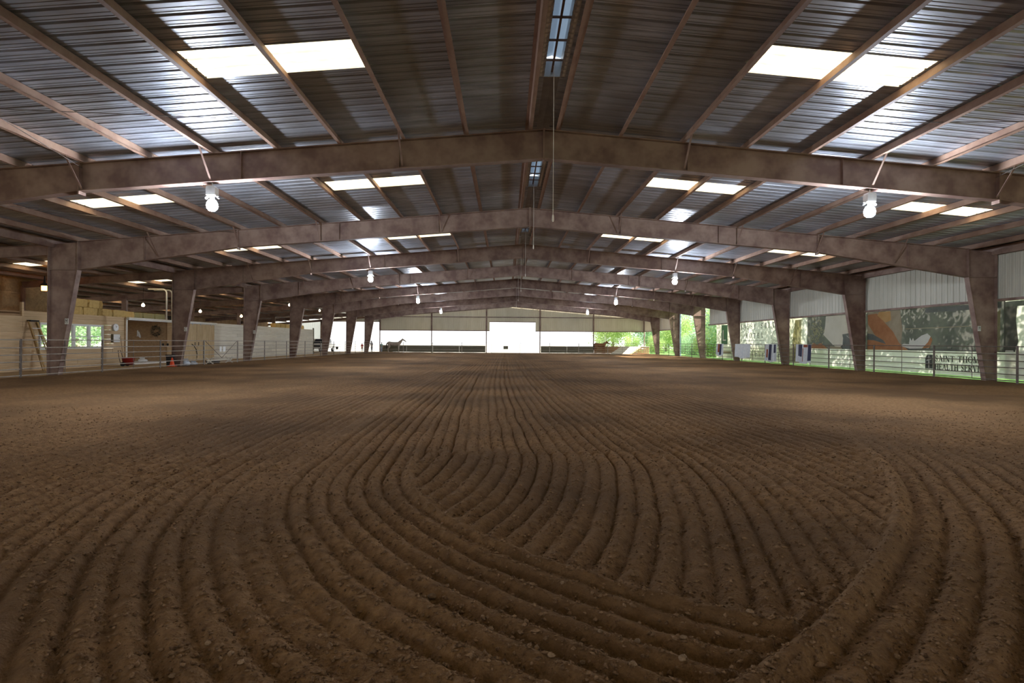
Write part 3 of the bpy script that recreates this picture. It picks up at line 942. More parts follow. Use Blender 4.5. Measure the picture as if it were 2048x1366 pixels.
for i in range(14):
    y = 15.0 + i * PLN
    if i == 4:
        gate_y = y
        g = thing('pipe_gate', 'pipe gate with crossed braces and white notices in the aisle fence', 'gate', (XFL, y, 0.05))
        for r in RAILS:
            inst('rail', rail_m['pipe_pale'], g, (0, 0, r))
        for yy in (0.05, PLN - 0.05):
            inst('post', post_m['pipe_pale'], g, (0, yy, 0))
        MB().tube([(0.01, 0.1, FH), (0.01, PLN * 0.5, 0.35)], 0.014, 6).build('brace', 'pipe_steel', g)
        MB().tube([(0.01, PLN - 0.1, FH), (0.01, PLN * 0.5, 0.35)], 0.014, 6).build('brace', 'pipe_steel', g)
        MB().box(0.03, 0.04, PLN * 0.42, PLN * 0.48, 0.72, 1.02).build('notice', 'vinyl_white', g)
        MB().box(0.03, 0.04, PLN * 0.52, PLN * 0.60, 0.72, 1.02).build('notice', 'vinyl_white', g)
        continue
    fence_panel(XFL, y, 0, '%s grey pipe fence panel along the stall aisle, counted from the camera' % ORD[k], 'pipe fence along the aisle', 'pipe_pale' if i < 20 else 'pipe_steel')
    k += 1
for i in range(14):
    y = 15.3 + i * PLN
    fence_panel(XFR, y, 0, '%s dark pipe fence panel before the banners, counted from the camera' % ORD[i], 'pipe fence along the banners', 'pipe_steel', 0.04)
# end fence with a gate in the middle
YF = 67.9
k = 0
for i in range(9):
    x = -16.9 + i * PLN
    if i == 4:
        g = thing('end_gate', 'pale pipe gate with a dark sign in the bright end doorway', 'gate', (x, YF, 0.0), -PI / 2)
        for r in RAILS:
            inst('rail', rail_m['pipe_pale'], g, (0, 0, r))
        for yy in (0.05, PLN - 0.05):
            inst('post', post_m['pipe_steel'], g, (0, yy, 0))
        MB().box(0.03, 0.05, PLN * 0.42, PLN * 0.58, 0.55, 0.98).build('sign_board', 'kick_board', g)
        continue
    fence_panel(x, YF, -PI / 2, '%s pale pipe fence panel across the far end, counted from the left' % ORD[k], 'pipe fence across the far end', 'pipe_pale', 0.0, [0.45, 0.9, FH] if i < 7 else RAILS)
    k += 1

# ------------------------------------------------------------------ lettering
def serif_glyph(ch):
    """quads in a cell 1 high; returns (list of quads, width)"""
    T, t, s = 0.21, 0.085, 0.07
    q = []
    def st(x0, y0, x1, y1, w):
        dx, dy = x1 - x0, y1 - y0
        L = math.hypot(dx, dy) or 1
        nx_, ny_ = -dy / L * w / 2, dx / L * w / 2
        q.append([(x0 + nx_, y0 + ny_), (x0 - nx_, y0 - ny_), (x1 - nx_, y1 - ny_), (x1 + nx_, y1 + ny_)])
    def ser(x, y, w=0.32):
        q.append([(x - w / 2, y - s / 2), (x + w / 2, y - s / 2), (x + w / 2, y + s / 2), (x - w / 2, y + s / 2)])
    def stem(x, w=T):
        st(x, 0, x, 1, w); ser(x, s / 2); ser(x, 1 - s / 2)
    def arc(cx, cy, rx, ry, a0, a1, n=14, thick=T, thin=t):
        for i in range(n):
            u0, u1 = a0 + (a1 - a0) * i / n, a0 + (a1 - a0) * (i + 1) / n
            pts = []
            for u, sg in ((u0, 1), (u1, 1), (u1, -1), (u0, -1)):
                w = thin + (thick - thin) * abs(math.cos(u))
                pts.append((cx + (rx + sg * w / 2) * math.cos(u), cy + (ry + sg * (thin / 2)) * math.sin(u)))
            q.append(pts)
    W = 0.8
    if ch == 'H': stem(0.16); stem(0.68); st(0.16, 0.52, 0.68, 0.52, t); W = 0.84
    elif ch == 'I': stem(0.16); W = 0.32
    elif ch == 'T': st(0.4, 0, 0.4, 1, T); ser(0.4, s / 2); st(0.02, 0.96, 0.78, 0.96, t); st(0.04, 1, 0.04, 0.76, t); st(0.76, 1, 0.76, 0.76, t); W = 0.8
    elif ch == 'L': stem(0.16); st(0.1, 0.03, 0.66, 0.03, t); st(0.64, 0, 0.64, 0.25, t); W = 0.7
    elif ch == 'E': stem(0.16); st(0.1, 0.03, 0.66, 0.03, t); st(0.1, 0.97, 0.62, 0.97, t); st(0.16, 0.52, 0.5, 0.52, t); st(0.64, 0, 0.64, 0.24, t); st(0.6, 1, 0.6, 0.78, t); st(0.48, 0.4, 0.48, 0.64, t); W = 0.7
    elif ch == 'A': st(0.08, 0, 0.38, 1, t); st(0.40, 1, 0.72, 0, T); st(0.18, 0.33, 0.6, 0.33, t); ser(0.08, s / 2, 0.24); ser(0.72, s / 2, 0.3); W = 0.82
    elif ch == 'V': st(0.10, 1, 0.40, 0, T); st(0.42, 0, 0.70, 1, t); ser(0.1, 1 - s / 2, 0.3); ser(0.7, 1 - s / 2, 0.24); W = 0.8
    elif ch == 'N': stem(0.12, t); st(0.12, 1, 0.68, 0, T); st(0.70, 0, 0.70, 1, t); ser(0.7, 1 - s / 2, 0.26); W = 0.84
    elif ch == 'M': stem(0.12, t); st(0.14, 1, 0.46, 0, T); st(0.46, 0, 0.80, 1, t); stem(0.84, T); W = 1.0
    elif ch == 'Y': st(0.08, 1, 0.38, 0.45, T); st(0.68, 1, 0.40, 0.45, t); st(0.39, 0, 0.39, 0.48, T); ser(0.39, s / 2); ser(0.08, 1 - s / 2, 0.26); ser(0.68, 1 - s / 2, 0.22); W = 0.76
    elif ch == 'U': st(0.16, 0.3, 0.16, 1, T); st(0.66, 0.3, 0.66, 1, t); arc(0.41, 0.3, 0.25, 0.27, PI, 2 * PI); ser(0.16, 1 - s / 2); ser(0.66, 1 - s / 2, 0.24); W = 0.82
    elif ch == 'O': arc(0.42, 0.5, 0.34, 0.47, 0, 2 * PI, 24); W = 0.84
    elif ch == 'C': arc(0.42, 0.5, 0.34, 0.47, 0.25 * PI, 1.75 * PI, 20); st(0.68, 0.66, 0.68, 0.98, t); W = 0.76
    elif ch == 'S':
        arc(0.32, 0.74, 0.2, 0.23, 0.12 * PI, 1.5 * PI, 14, 0.12); arc(0.32, 0.27, 0.21, 0.24, -0.5 * PI * 1.75, 0.5 * PI, 14, 0.12)
        st(0.17, 0.62, 0.47, 0.40, T); st(0.51, 0.74, 0.51, 0.98, t); st(0.11, 0.02, 0.11, 0.28, t); W = 0.62
    elif ch == 'R': stem(0.16); arc(0.34, 0.73, 0.22, 0.24, -0.5 * PI, 0.5 * PI, 10, 0.14); st(0.16, 0.97, 0.36, 0.97, t); st(0.16, 0.49, 0.36, 0.49, t); st(0.36, 0.5, 0.68, 0, T); ser(0.7, s / 2, 0.24); W = 0.82
    elif ch == 'B': stem(0.16); arc(0.34, 0.75, 0.2, 0.22, -0.5 * PI, 0.5 * PI, 10, 0.13); arc(0.36, 0.27, 0.24, 0.24, -0.5 * PI, 0.5 * PI, 10, 0.14); st(0.16, 0.97, 0.36, 0.97, t); st(0.16, 0.52, 0.36, 0.52, t); st(0.16, 0.03, 0.36, 0.03, t); W = 0.72
    else: W = 0.4
    return q, W

def letters_on_right_wall(parent, text, y, z, h, pitch=None, m='ink', x=-0.012, squash=1.0, track=0.08):
    """capitals on a banner in the plane x, reading towards the camera (decreasing y). Local frame of the banner."""
    for ch in text:
        q, W = serif_glyph(ch)
        if q:
            b = MB()
            for quad in q:
                vs = [(x, -u * h * squash, v * h) for u, v in quad]
                b.add(vs, [(0, 1, 2, 3)])
            b.build('letter', m, parent, loc=(0, y, z))
        y -= pitch if pitch else (W + track) * h * squash

def text_mesh(txt, size, m):
    c = bpy.data.curves.new('lettering', 'FONT')
    c.body = txt
    c.size = size
    c.align_x = 'CENTER'
    c.align_y = 'CENTER'
    o = bpy.data.objects.new('lettering_tmp', c)
    COL.objects.link(o)
    dg = bpy.context.evaluated_depsgraph_get()
    me = bpy.data.meshes.new_from_object(o.evaluated_get(dg))
    bpy.data.objects.remove(o)
    bpy.data.curves.remove(c)
    me.materials.clear()
    me.materials.append(MATS[m])
    return me

# letter plates on the columns
def letter_plate(x, y, z, ch, label, rz=0.0, s=0.22):
    t = thing('letter_plate', label, 'sign', (x, y, z), rz, 'arena letter plates')
    MB().box(-s / 2, s / 2, -0.006, 0.006, -s / 2, s / 2).build('plate', 'vinyl_white', t)
    inst('lettering', text_mesh(ch, s * 1.0, 'black'), t, (0, -0.009, 0), (PI / 2, 0, 0))
letter_plate(-16.92, FY(2) - 0.13, 2.13, 'M', 'white plate with black letter M on the second left column', -0.4)
letter_plate(-16.95, FY(3) - 0.13, 2.02, 'C', 'white plate with black letter C on the third left column', -0.4)
letter_plate(-16.95, FY(4) - 0.13, 2.02, 'H', 'small white letter plate on the fourth left column', -0.4)
letter_plate(18.58, FY(2) - 0.13, 2.10, 'M', 'dark-edged plate with letter M on the second right column', 0.4, 0.2)

# ------------------------------------------------------------------ banners along the right wall
XBN = XR + 0.16
def banner(name, label, y0, y1, z0, z1, m, x=XBN):
    """hanging sheet, local origin at its far lower corner: local y 0..-(len) towards the camera"""
    t = thing(name, label, 'banner', (x, y1, z0), 0, 'banners hung along the side wall')
    L, H = y1 - y0, z1 - z0
    MB().grid(lambda u, v: (0.006 * math.sin(u * L * 2.1 + v * 2), -u * L, v * H), 24, 4).build('sheet', m, t, True)
    b = MB()
    n = max(2, int(L / 1.2))
    for k in range(n + 1):
        b.tube([(0, -k * L / n, H - 0.02), (-0.05, -k * L / n, H + 0.06)], 0.008, 5)
    b.build('cable_ties', 'black', t)
    return t
def shape(t, pts, m, x=-0.012):
    MB().add([(x, -a, b) for a, b in pts], [tuple(range(len(pts)))]).build('print', m, t)
def frac(t, L, H, pts, m, x=-0.012):
    shape(t, [(u * L, v * H) for u, v in pts], m, x)

# 1: cream banner with the green emblem, farthest
y1, y0 = 48.7, 45.26
bn = banner('hanging_banner', 'cream banner with a green upright emblem, farthest along the wall', y0, y1, 0.16, 3.30, 'vinyl_cream')
shape(bn, [(1.15, 1.25), (2.45, 1.25), (2.45, 2.95), (1.15, 2.95)], 'vinyl_logo_green')
shape(bn, [(1.45, 1.55), (2.15, 1.55), (2.15, 1.66), (1.62, 1.66), (1.62, 2.5), (1.45, 2.5)], 'vinyl_cream', -0.02)
shape(bn, [(0.5, 0.45), (3.2, 0.45), (3.2, 0.62), (0.5, 0.62)], 'vinyl_tan')
# 2: hotel banner
y1, y0 = 45.30, 36.1
bn = banner('hanging_banner', 'pale banner lettered HOTEL between the fourth and fifth columns', y0, y1, 1.22, 3.30, 'vinyl_pale')
letters_on_right_wall(bn, 'EMBASSY SUITES', -(y1 - 44.75), 1.42, 0.40, 0.575)
letters_on_right_wall(bn, 'HOTEL', -(y1 - 42.70), 0.70, 0.38, 0.66)
shape(bn, [(y1 - 43.2, 0.46), (y1 - 39.6, 0.46), (y1 - 39.6, 0.49), (y1 - 43.2, 0.49)], 'ink')
inst('lettering', text_mesh('Nashville at Vanderbilt', 0.30, 'ink_grey'), bn, (-0.014, -(y1 - 41.3), 0.22), (PI / 2, 0, -PI / 2))
inst('lettering', text_mesh('\u00ae', 0.16, 'ink_grey'), bn, (-0.014, -(y1 - 39.35), 1.05), (PI / 2, 0, -PI / 2))
ring = MB()
for k in range(20):
    a0, a1 = 2 * PI * k / 20, 2 * PI * (k + 1) / 20
    ring.add([(-0.013, -(y1 - 37.9) - r * math.cos(a), 0.62 + r * math.sin(a)) for r, a in ((0.62, a0), (0.62, a1), (0.58, a1), (0.58, a0))], [(0, 1, 2, 3)])
ring.build('print', 'ink_grey', bn)
inst('lettering', text_mesh('found', 0.34, 'ink_grey'), bn, (-0.016, -(y1 - 37.9), 0.45), (PI / 2, 0, -PI / 2))
for zz in (0.14, 0.24):
    shape(bn, [(y1 - 38.6, zz), (y1 - 37.3, zz), (y1 - 37.3, zz + 0.05), (y1 - 38.6, zz + 0.05)], 'ink_grey')
# 3: low pale strip with brown blurred lettering below it
bn = banner('low_banner', 'low pale strip banner with brown lettering under the hotel banner', 34.75, 45.25, 0.14, 1.26, 'vinyl_cream', XBN + 0.03)
lx = 45.25 - 42.2
for k in range(11):
    w = (0.16, 0.24, 0.30)[k % 3]
    shape(bn, [(lx, 0.30), (lx + 0.09, 0.30), (lx + 0.09, 0.62), (lx, 0.62)], 'vinyl_tan' if k % 2 else 'ink_grey')
    shape(bn, [(lx, 0.53 - 0.1 * (k % 2)), (lx + w, 0.53 - 0.1 * (k % 2)), (lx + w, 0.60 - 0.1 * (k % 2)), (lx, 0.60 - 0.1 * (k % 2))], 'vinyl_tan' if k % 2 else 'ink_grey', -0.014)
    lx += w + 0.34
# 4: olive-cream narrow banner
bn = banner('hanging_banner', 'narrow cream banner with an olive tinge behind the third cloth', 34.44, 36.12, 0.16, 3.30, 'vinyl_cream')
shape(bn, [(0.35, 0.1), (1.40, 0.1), (1.50, 2.9), (0.75, 2.9), (0.45, 1.8)], 'vinyl_olive')
# 5: pale strip
bn = banner('hanging_banner', 'very narrow pale banner strip left of the dark leafy banner', 33.95, 34.46, 0.16, 3.30, 'vinyl_pale')
# 6: dark banner with leaves and a torn cream cover
y1, y0 = 33.97, 28.22
bn = banner('hanging_banner', 'dark banner with printed leaves, half covered by torn cream vinyl', y0, y1, 1.18, 3.30, 'vinyl_green')
L, H = y1 - y0, 1.98
rr = random.Random(5)
lf = MB()
for k in range(90):
    cx, cy = rr.gauss(1.05, 0.38), rr.gauss(1.15, 0.36)
    cx, cy = min(max(cx, 0.1), 1.9), min(max(cy, 0.3), 1.9)
    a = rr.uniform(0, PI)
    l_, w_ = rr.uniform(0.06, 0.14), rr.uniform(0.03, 0.05)
    pts = [(l_ * math.cos(a), l_ * math.sin(a)), (-w_ * math.sin(a), w_ * math.cos(a)), (-l_ * math.cos(a), -l_ * math.sin(a)), (w_ * math.sin(a), -w_ * math.cos(a))]
    lf.add([(-0.014 - 0.00002 * k, -(cx + p[0]), cy + p[1]) for p in pts], [(0, 1, 2, 3)])
lf.build('printed_leaves', 'vinyl_olive', bn)['kind'] = 'stuff'
shape(bn, [(0.2, 0.0), (2.2, 0.0), (1.9, 0.16), (1.5, 0.34), (1.1, 0.24), (0.7, 0.36), (0.4, 0.2)], 'vinyl_orange', -0.012)
shape(bn, [(2.02, 1.97), (4.0, 1.97), (5.0, 1.97), (5.42, 1.9), (5.42, 1.05), (4.2, 0.9), (3.6, 0.85), (3.75, 0.3), (3.2, 0.02), (2.7, 0.25), (1.75, 0.86), (1.85, 1.0), (1.95, 1.4)], 'vinyl_cream', -0.016)
shape(bn, [(4.05, 0.98), (5.42, 0.62), (5.42, 1.12), (5.0, 1.40), (4.6, 1.35), (4.2, 0.98)], 'vinyl_amber', -0.020)
shape(bn, [(3.62, 0.05), (3.9, 0.0), (4.9, 0.0), (5.42, 0.5), (5.42, 0.92), (4.7, 0.80), (3.7, 0.86), (3.66, 0.5)], 'vinyl_slate', -0.024)
shape(bn, [(4.0, 0.74), (4.55, 0.42), (4.58, 0.45), (4.02, 0.78)], 'vinyl_pale', -0.028)
shape(bn, [(2.0, 0.1), (2.7, 0.0), (3.6, 0.0), (3.5, 0.12), (2.6, 0.16)], 'vinyl_tan', -0.028)
# 7: picture banner, orange horse shape before dark green
y1, y0 = 28.25, 20.40
bn = banner('hanging_banner', 'large picture banner with orange brown figures before dark green', y0, y1, 1.18, 3.30, 'vinyl_green')
shape(bn, [(0, 0), (2.4, 0), (2.5, 1.0), (2.35, 1.97), (0, 1.97)], 'vinyl_tan', -0.010)
shape(bn, [(0.0, 1.85), (0.7, 1.9), (1.3, 1.4), (1.9, 0.9), (2.3, 0.35), (2.75, 0.1), (2.9, 0.0), (0.9, 0.0), (1.3, 0.35), (0.6, 0.75), (0.05, 1.35)], 'vinyl_orange', -0.014)
shape(bn, [(0.9, 1.97), (1.7, 1.97), (1.75, 1.5), (1.35, 1.4), (1.0, 1.62), (0.75, 1.8)], 'vinyl_amber', -0.018)
shape(bn, [(0, 0.0), (2.2, 0.0), (1.3, 0.35), (0.4, 0.52), (0, 0.58)], 'vinyl_orange', -0.018)
shape(bn, [(0, 0.52), (0.5, 0.5), (1.4, 0.3), (1.2, 0.5), (0.4, 0.82), (0, 0.86)], 'vinyl_slate', -0.020)
shape(bn, [(2.4, 0.20), (2.6, 0.32), (2.95, 0.30), (3.0, 0.62), (3.1, 0.46), (3.2, 0.60), (3.28, 0.45), (3.7, 0.7), (4.05, 0.80), (4.25, 0.66), (4.1, 0.4), (3.75, 0.10), (3.0, 0.08), (2.6, 0.16)], 'vinyl_pale', -0.018)
shape(bn, [(3.75, 0.10), (4.1, 0.4), (4.25, 0.66), (4.35, 0.5), (4.2, 0.15)], 'vinyl_orange', -0.020)
shape(bn, [(3.9, 1.75), (7.7, 1.75), (7.7, 1.97), (3.9, 1.97)], 'vinyl_slate', -0.014)
shape(bn, [(2.7, 1.02), (7.6, 1.06), (7.6, 1.09), (2.7, 1.05)], 'vinyl_tan', -0.016)
shape(bn, [(6.7, 0.05), (7.65, 0.05), (7.65, 1.7), (6.9, 1.0)], 'vinyl_olive', -0.012)
# 8: low white banner with the hospital lettering
y1, y0 = 33.9, 19.2
bn = banner('low_banner', 'low white banner lettered SAINT THOMAS HEALTH SERVICES with a black cross emblem', y0, y1, 0.14, 1.26, 'vinyl_pale', XBN + 0.03)
o = y1 - 24.35
em = MB()
em.prism([(-o, 0.22), (-o - 0.42, 0.22), (-o - 0.42, 0.86), (-o - 0.12, 0.86), (-o, 0.70)], -0.014, -0.010, 'x')
em.build('emblem', 'ink', bn)
em = MB()
em.prism([(-o - 0.19, 0.26), (-o - 0.23, 0.26), (-o - 0.23, 0.82), (-o - 0.19, 0.82)], -0.018, -0.015, 'x')
em.prism([(-o - 0.08, 0.58), (-o - 0.36, 0.64), (-o - 0.36, 0.68), (-o - 0.08, 0.62)], -0.018, -0.015, 'x')
em.build('emblem_cross', 'vinyl_pale', bn)
letters_on_right_wall(bn, 'SAINT THOMAS', -(o + 0.55), 0.56, 0.27, None, 'ink', -0.014, 1.02, 0.10)
letters_on_right_wall(bn, 'HEALTH SERVICES', -(o + 0.55), 0.20, 0.27, None, 'ink', -0.014, 0.90, 0.08)
# 9: nearest pale banner
y1, y0 = 20.45, 5.0
bn = banner('hanging_banner', 'pale grey-green banner with a dark upper strip, nearest at the right edge', y0, y1, 0.14, 3.30, 'vinyl_pale', XBN + 0.04)
shape(bn, [(0.0, 2.81), (8.0, 2.81), (8.0, 3.01), (0.0, 3.01)], 'vinyl_slate')
shape(bn, [(0.0, 1.06), (0.42, 1.06), (0.55, 1.46), (0.45, 2.26), (0.5, 2.81), (0.0, 2.81)], 'vinyl_green')

# ------------------------------------------------------------------ cloths hung on the right fence
def fence_cloth(y0, y1, z0, label, folds, patches):
    L, H = y1 - y0, FH + 0.06 - z0
    t = thing('fence_cloth', label, 'cloth', (XFR - 0.05, y1, z0), 0, 'cloths hung on the pipe fence')
    def fn(u, v):
        am = 0.05 * (1 - v * 0.5)
        return (-0.03 - am * (1 + math.sin(u * folds * 2 * PI)) + 0.03 * v, -u * L - 0.03 * math.sin(u * 9) * (1 - v), v * H + 0.05 * math.sin(u * 7 + 1) * (1 - v))
    MB().grid(fn, 40, 8).build('cloth_sheet', 'cloth_sheer', t, True)
    for (a, b_, c, d, m) in patches:
        g = MB()
        g.grid(lambda u, v: tuple(np.array(fn(a + (b_ - a) * u, c + (d - c) * v)) + np.array((-0.006, 0, 0))), 14, 6)
        g.build('print', m, t, True)
    MB().grid(lambda u, v: (-0.03 + 0.07 * v, -u * L, H + 0.02 * math.sin(v * PI)), 10, 3).build('hem_over_rail', 'cloth_sheer', t)
fence_cloth(44.9, 46.4, 0.42, 'small red and navy striped cloth, farthest on the fence', 4, [(0.2, 0.45, 0.3, 1.0, 'cloth_red'), (0.5, 0.8, 0.1, 1.0, 'cloth_navy')])
fence_cloth(39.9, 42.6, 0.36, 'wide plain white cloth draped on the fence', 3, [])
fence_cloth(36.0, 37.6, 0.22, 'white cloth with red and dark streaks beside the fourth column', 4, [(0.12, 0.3, 0.2, 0.7, 'cloth_red'), (0.35, 0.6, 0.1, 1.0, 'cloth_navy'), (0.75, 0.9, 0.5, 1.0, 'cloth_navy')])
fence_cloth(31.9, 33.6, 0.28, 'white cloth with dark maroon pattern, nearest on the fence', 4, [(0.15, 0.4, 0.35, 1.0, 'cloth_navy'), (0.42, 0.5, 0.1, 0.8, 'cloth_red'), (0.82, 0.98, 0.1, 1.0, 'cloth_navy'), (0.5, 0.8, 0.86, 1.0, 'cloth_red')])

# ------------------------------------------------------------------ hay bales on the loft
def bale_mesh(m, seed):
    r = random.Random(seed)
    b = MB()
    lx, ly, lz = 0.50, 0.98, 0.42
    nx_, ny_, nz_ = 4, 8, 4
    def pt(u, v, w):
        x, y_, z = (u - 0.5) * lx, (v - 0.5) * ly, w * lz
        k = 0.035
        e = sum(1 for q in (u, v, w) if q < 0.01 or q > 0.99)
        s = 1 - (0.05 if e >= 2 else 0) - (0.03 if e == 3 else 0)
        pinch = 0.02 if abs(v - 0.25) < 0.08 or abs(v - 0.75) < 0.08 else 0
        return (x * (s - pinch) + r.uniform(-k, k) * 0.35, y_ * s + r.uniform(-k, k) * 0.4, lz / 2 + (z - lz / 2) * (s - pinch) + r.uniform(-k, k) * 0.3)
    cache = {}
    def gv(i, j, k_):
        key = (i, j, k_)
        if key not in cache:
            cache[key] = len(b.v)
            b.v.append(pt(i / nx_, j / ny_, k_ / nz_))
        return cache[key]
    for i in range(nx_):
        for j in range(ny_):
            b.f.append((gv(i, j, 0), gv(i, j + 1, 0), gv(i + 1, j + 1, 0), gv(i + 1, j, 0)))
            b.f.append((gv(i, j, nz_), gv(i + 1, j, nz_), gv(i + 1, j + 1, nz_), gv(i, j + 1, nz_)))
    for i in range(nx_):
        for k_ in range(nz_):
            b.f.append((gv(i, 0, k_), gv(i + 1, 0, k_), gv(i + 1, 0, k_ + 1), gv(i, 0, k_ + 1)))
            b.f.append((gv(i, ny_, k_), gv(i, ny_, k_ + 1), gv(i + 1, ny_, k_ + 1), gv(i + 1, ny_, k_)))
    for j in range(ny_):
        for k_ in range(nz_):
            b.f.append((gv(0, j, k_), gv(0, j, k_ + 1), gv(0, j + 1, k_ + 1), gv(0, j + 1, k_)))
            b.f.append((gv(nx_, j, k_), gv(nx_, j + 1, k_), gv(nx_, j + 1, k_ + 1), gv(nx_, j, k_ + 1)))
    return b.mesh('bale_body', m)
tw = []
for v in (-0.245, 0.245):
    b = MB()
    b.tube([(-0.245, v, 0.0), (-0.245, v, 0.415), (0.245, v, 0.415), (0.245, v, 0.0)], 0.006, 5)
    tw.append(b.mesh('twine', 'twine'))
BM = [bale_mesh('hay', 1), bale_mesh('hay', 2), bale_mesh('hay_green', 3)]
def bale(x, y, z, k, label, rz=0.0):
    t = thing('hay_bale', label, 'hay bale', (x, y, z), rz, 'hay bales on the loft')
    inst('bale_body', BM[k], t)
    for m_ in tw:
        inst('twine', m_, t)
ZD = 2.665
XB = XW - 0.42
for i, (y, lay, k) in enumerate([(26.6, 0, 0), (27.6, 0, 1), (28.6, 0, 0), (26.9, 1, 1), (27.95, 1, 0), (29.65, 0, 1)]):
    lab = ['golden hay bale at the bottom left of the loft stack, above the windows', 'golden hay bale in the middle of the bottom row of the stack',
           'golden hay bale at the right of the bottom row under the stack', 'golden hay bale on the upper row of the stack, left',
           'golden hay bale on the upper row of the stack, right', 'single golden hay bale lying right of the stack above the clock'][i]
    bale(XB, y, ZD + lay * 0.415, k, lab, 0.03 * ((i * 5) % 3 - 1))
for i, (x, y, z, k) in enumerate([(XB - 0.55, 26.9, ZD + 0.83, 2), (XB - 0.55, 26.9, ZD + 0.415, 2), (XB - 0.55, 26.9, ZD, 2), (XB - 0.4, 30.9, ZD - 0.0, 0), (XB - 0.6, 31.9, ZD, 2), (XB - 0.6, 32.95, ZD, 2), (XB - 0.55, 33.95, ZD, 2)]):
    lab = ['greenish hay bale on top behind the golden stack', 'greenish hay bale hidden at mid height behind the golden stack', 'greenish hay bale on the deck behind the golden stack',
           'tan hay bale over the alcove jamb', 'first dull green hay bale over the alcove, from the left', 'second dull green hay bale over the alcove, from the left', 'third dull green hay bale over the alcove, from the left'][i]
    bale(x, y, z, k, lab)
for i, y in enumerate((50.2, 51.4, 52.6, 56.2)):
    bale(XW - 0.5, y, ZD, 0, '%s hay bale above the pale far planks, counted from the camera' % ORD[i])
t = thing('storage_tote', 'black storage tote on the loft by the white pipes', 'tote', (XW - 0.5, 35.1, ZD))
MB().prism([(-0.25, 0), (0.25, 0), (0.29, 0.30), (-0.29, 0.30)], -0.35, 0.35).build('tub', 'rubber', t)
MB().box(-0.31, 0.31, -0.37, 0.37, 0.30, 0.34).build('lid', 'black', t)

# white vent pipes above the track
for i, y in enumerate((33.2, 33.75)):
    arc_ = [(XW + 0.14 - 0.25 * (1 - math.cos(a)) * 1.0, y, 4.35 + 0.25 * math.sin(a)) for a in [k * PI / 2 / 6 for k in range(7)]]
    tag(MB().tube([(XW + 0.14, y, 2.71)] + arc_ + [(XW - 1.0, y, 4.6)], 0.045, 8).build('conduit_pipe', 'trim_white', None, True),
        ['left', 'right'][i] + ' of the two white bent pipes rising from the door track', 'pipe', 'white bent pipes')

# ------------------------------------------------------------------ things along the aisle
# stepladder folded and leaning on the wall
t = thing('stepladder', 'folded tan fibreglass stepladder leaning on the plank wall by the windows', 'ladder', (XW + 0.95, 23.95, 0.02))
lean = Vector((-0.86, 0, 2.22))
for s in (-1, 1):
    w0, w1 = 0.30 * s, 0.20 * s
    MB().bar((0, w0, 0), (lean.x, w1, lean.z), 0.03, 0.075, up=(0, 1, 0)).build('front_rail', 'fiberglass', t)
    MB().bar((-0.13, w0 * 0.95, 0.0), (lean.x - 0.03, w1 * 0.9, lean.z - 0.05), 0.025, 0.05, up=(0, 1, 0)).build('rear_rail', 'fiberglass', t)
for k in range(1, 7):
    f = k / 7
    MB().box(lean.x * f - 0.05, lean.x * f + 0.05, -0.30 + 0.1 * f, 0.30 - 0.1 * f, lean.z * f - 0.012, lean.z * f + 0.012).build('step', 'alu', t)
MB().box(lean.x - 0.06, lean.x + 0.10, -0.22, 0.22, lean.z - 0.02, lean.z + 0.05).build('top_cap', 'rubber', t)

# round wall clock and the panel box below it
t = thing('wall_clock', 'round wall clock with a pale face beside the windows', 'clock', (XW + 0.015, 28.98, 2.10))
b = MB()
b.tube([(0, 0, 0), (0.10, 0, 0)], 0.20, 20)
b.build('clock_case', 'alu', t)
MB().tube([(0.101, 0, 0), (0.106, 0, 0)], 0.165, 20).build('clock_face', 'vinyl_white', t)
MB().bar((0.11, 0, 0), (0.11, 0.07, 0.08), 0.012, 0.004).build('hour_hand', 'black', t)
MB().bar((0.11, 0, 0), (0.11, -0.03, 0.13), 0.010, 0.004).build('minute_hand', 'black', t)
t = thing('panel_box', 'white square electrical panel box under the wall clock', 'panel box', (XW + 0.01, 28.98, 1.50))
MB().box(0, 0.13, -0.24, 0.24, -0.20, 0.24).build('box_body', 'kick_board', t)
MB().box(0.13, 0.145, -0.22, 0.24, -0.19, 0.23).build('box_door', 'vinyl_white', t)
MB().box(0.145, 0.155, 0.17, 0.20, 0.0, 0.05).build('latch', 'black', t)
# rake leaning below the box
t = thing('stall_rake', 'long handled rake leaning on the planks under the panel box', 'rake', (XW + 0.34, 29.3, 0.02))
MB().tube([(0, 0, 0), (-0.26, 0.06, 1.62)], 0.014, 6).build('handle', 'dark_board', t)
MB().bar((0.0, -0.18, 0.04), (0.0, 0.18, 0.04), 0.03, 0.03).build('rake_head', 'black', t)
for k in range(7):
    yk = -0.165 + k * 0.055
    MB().bar((0.0, yk, 0.04), (0.05, yk, 0.0), 0.01, 0.01).build('tine', 'black', t)
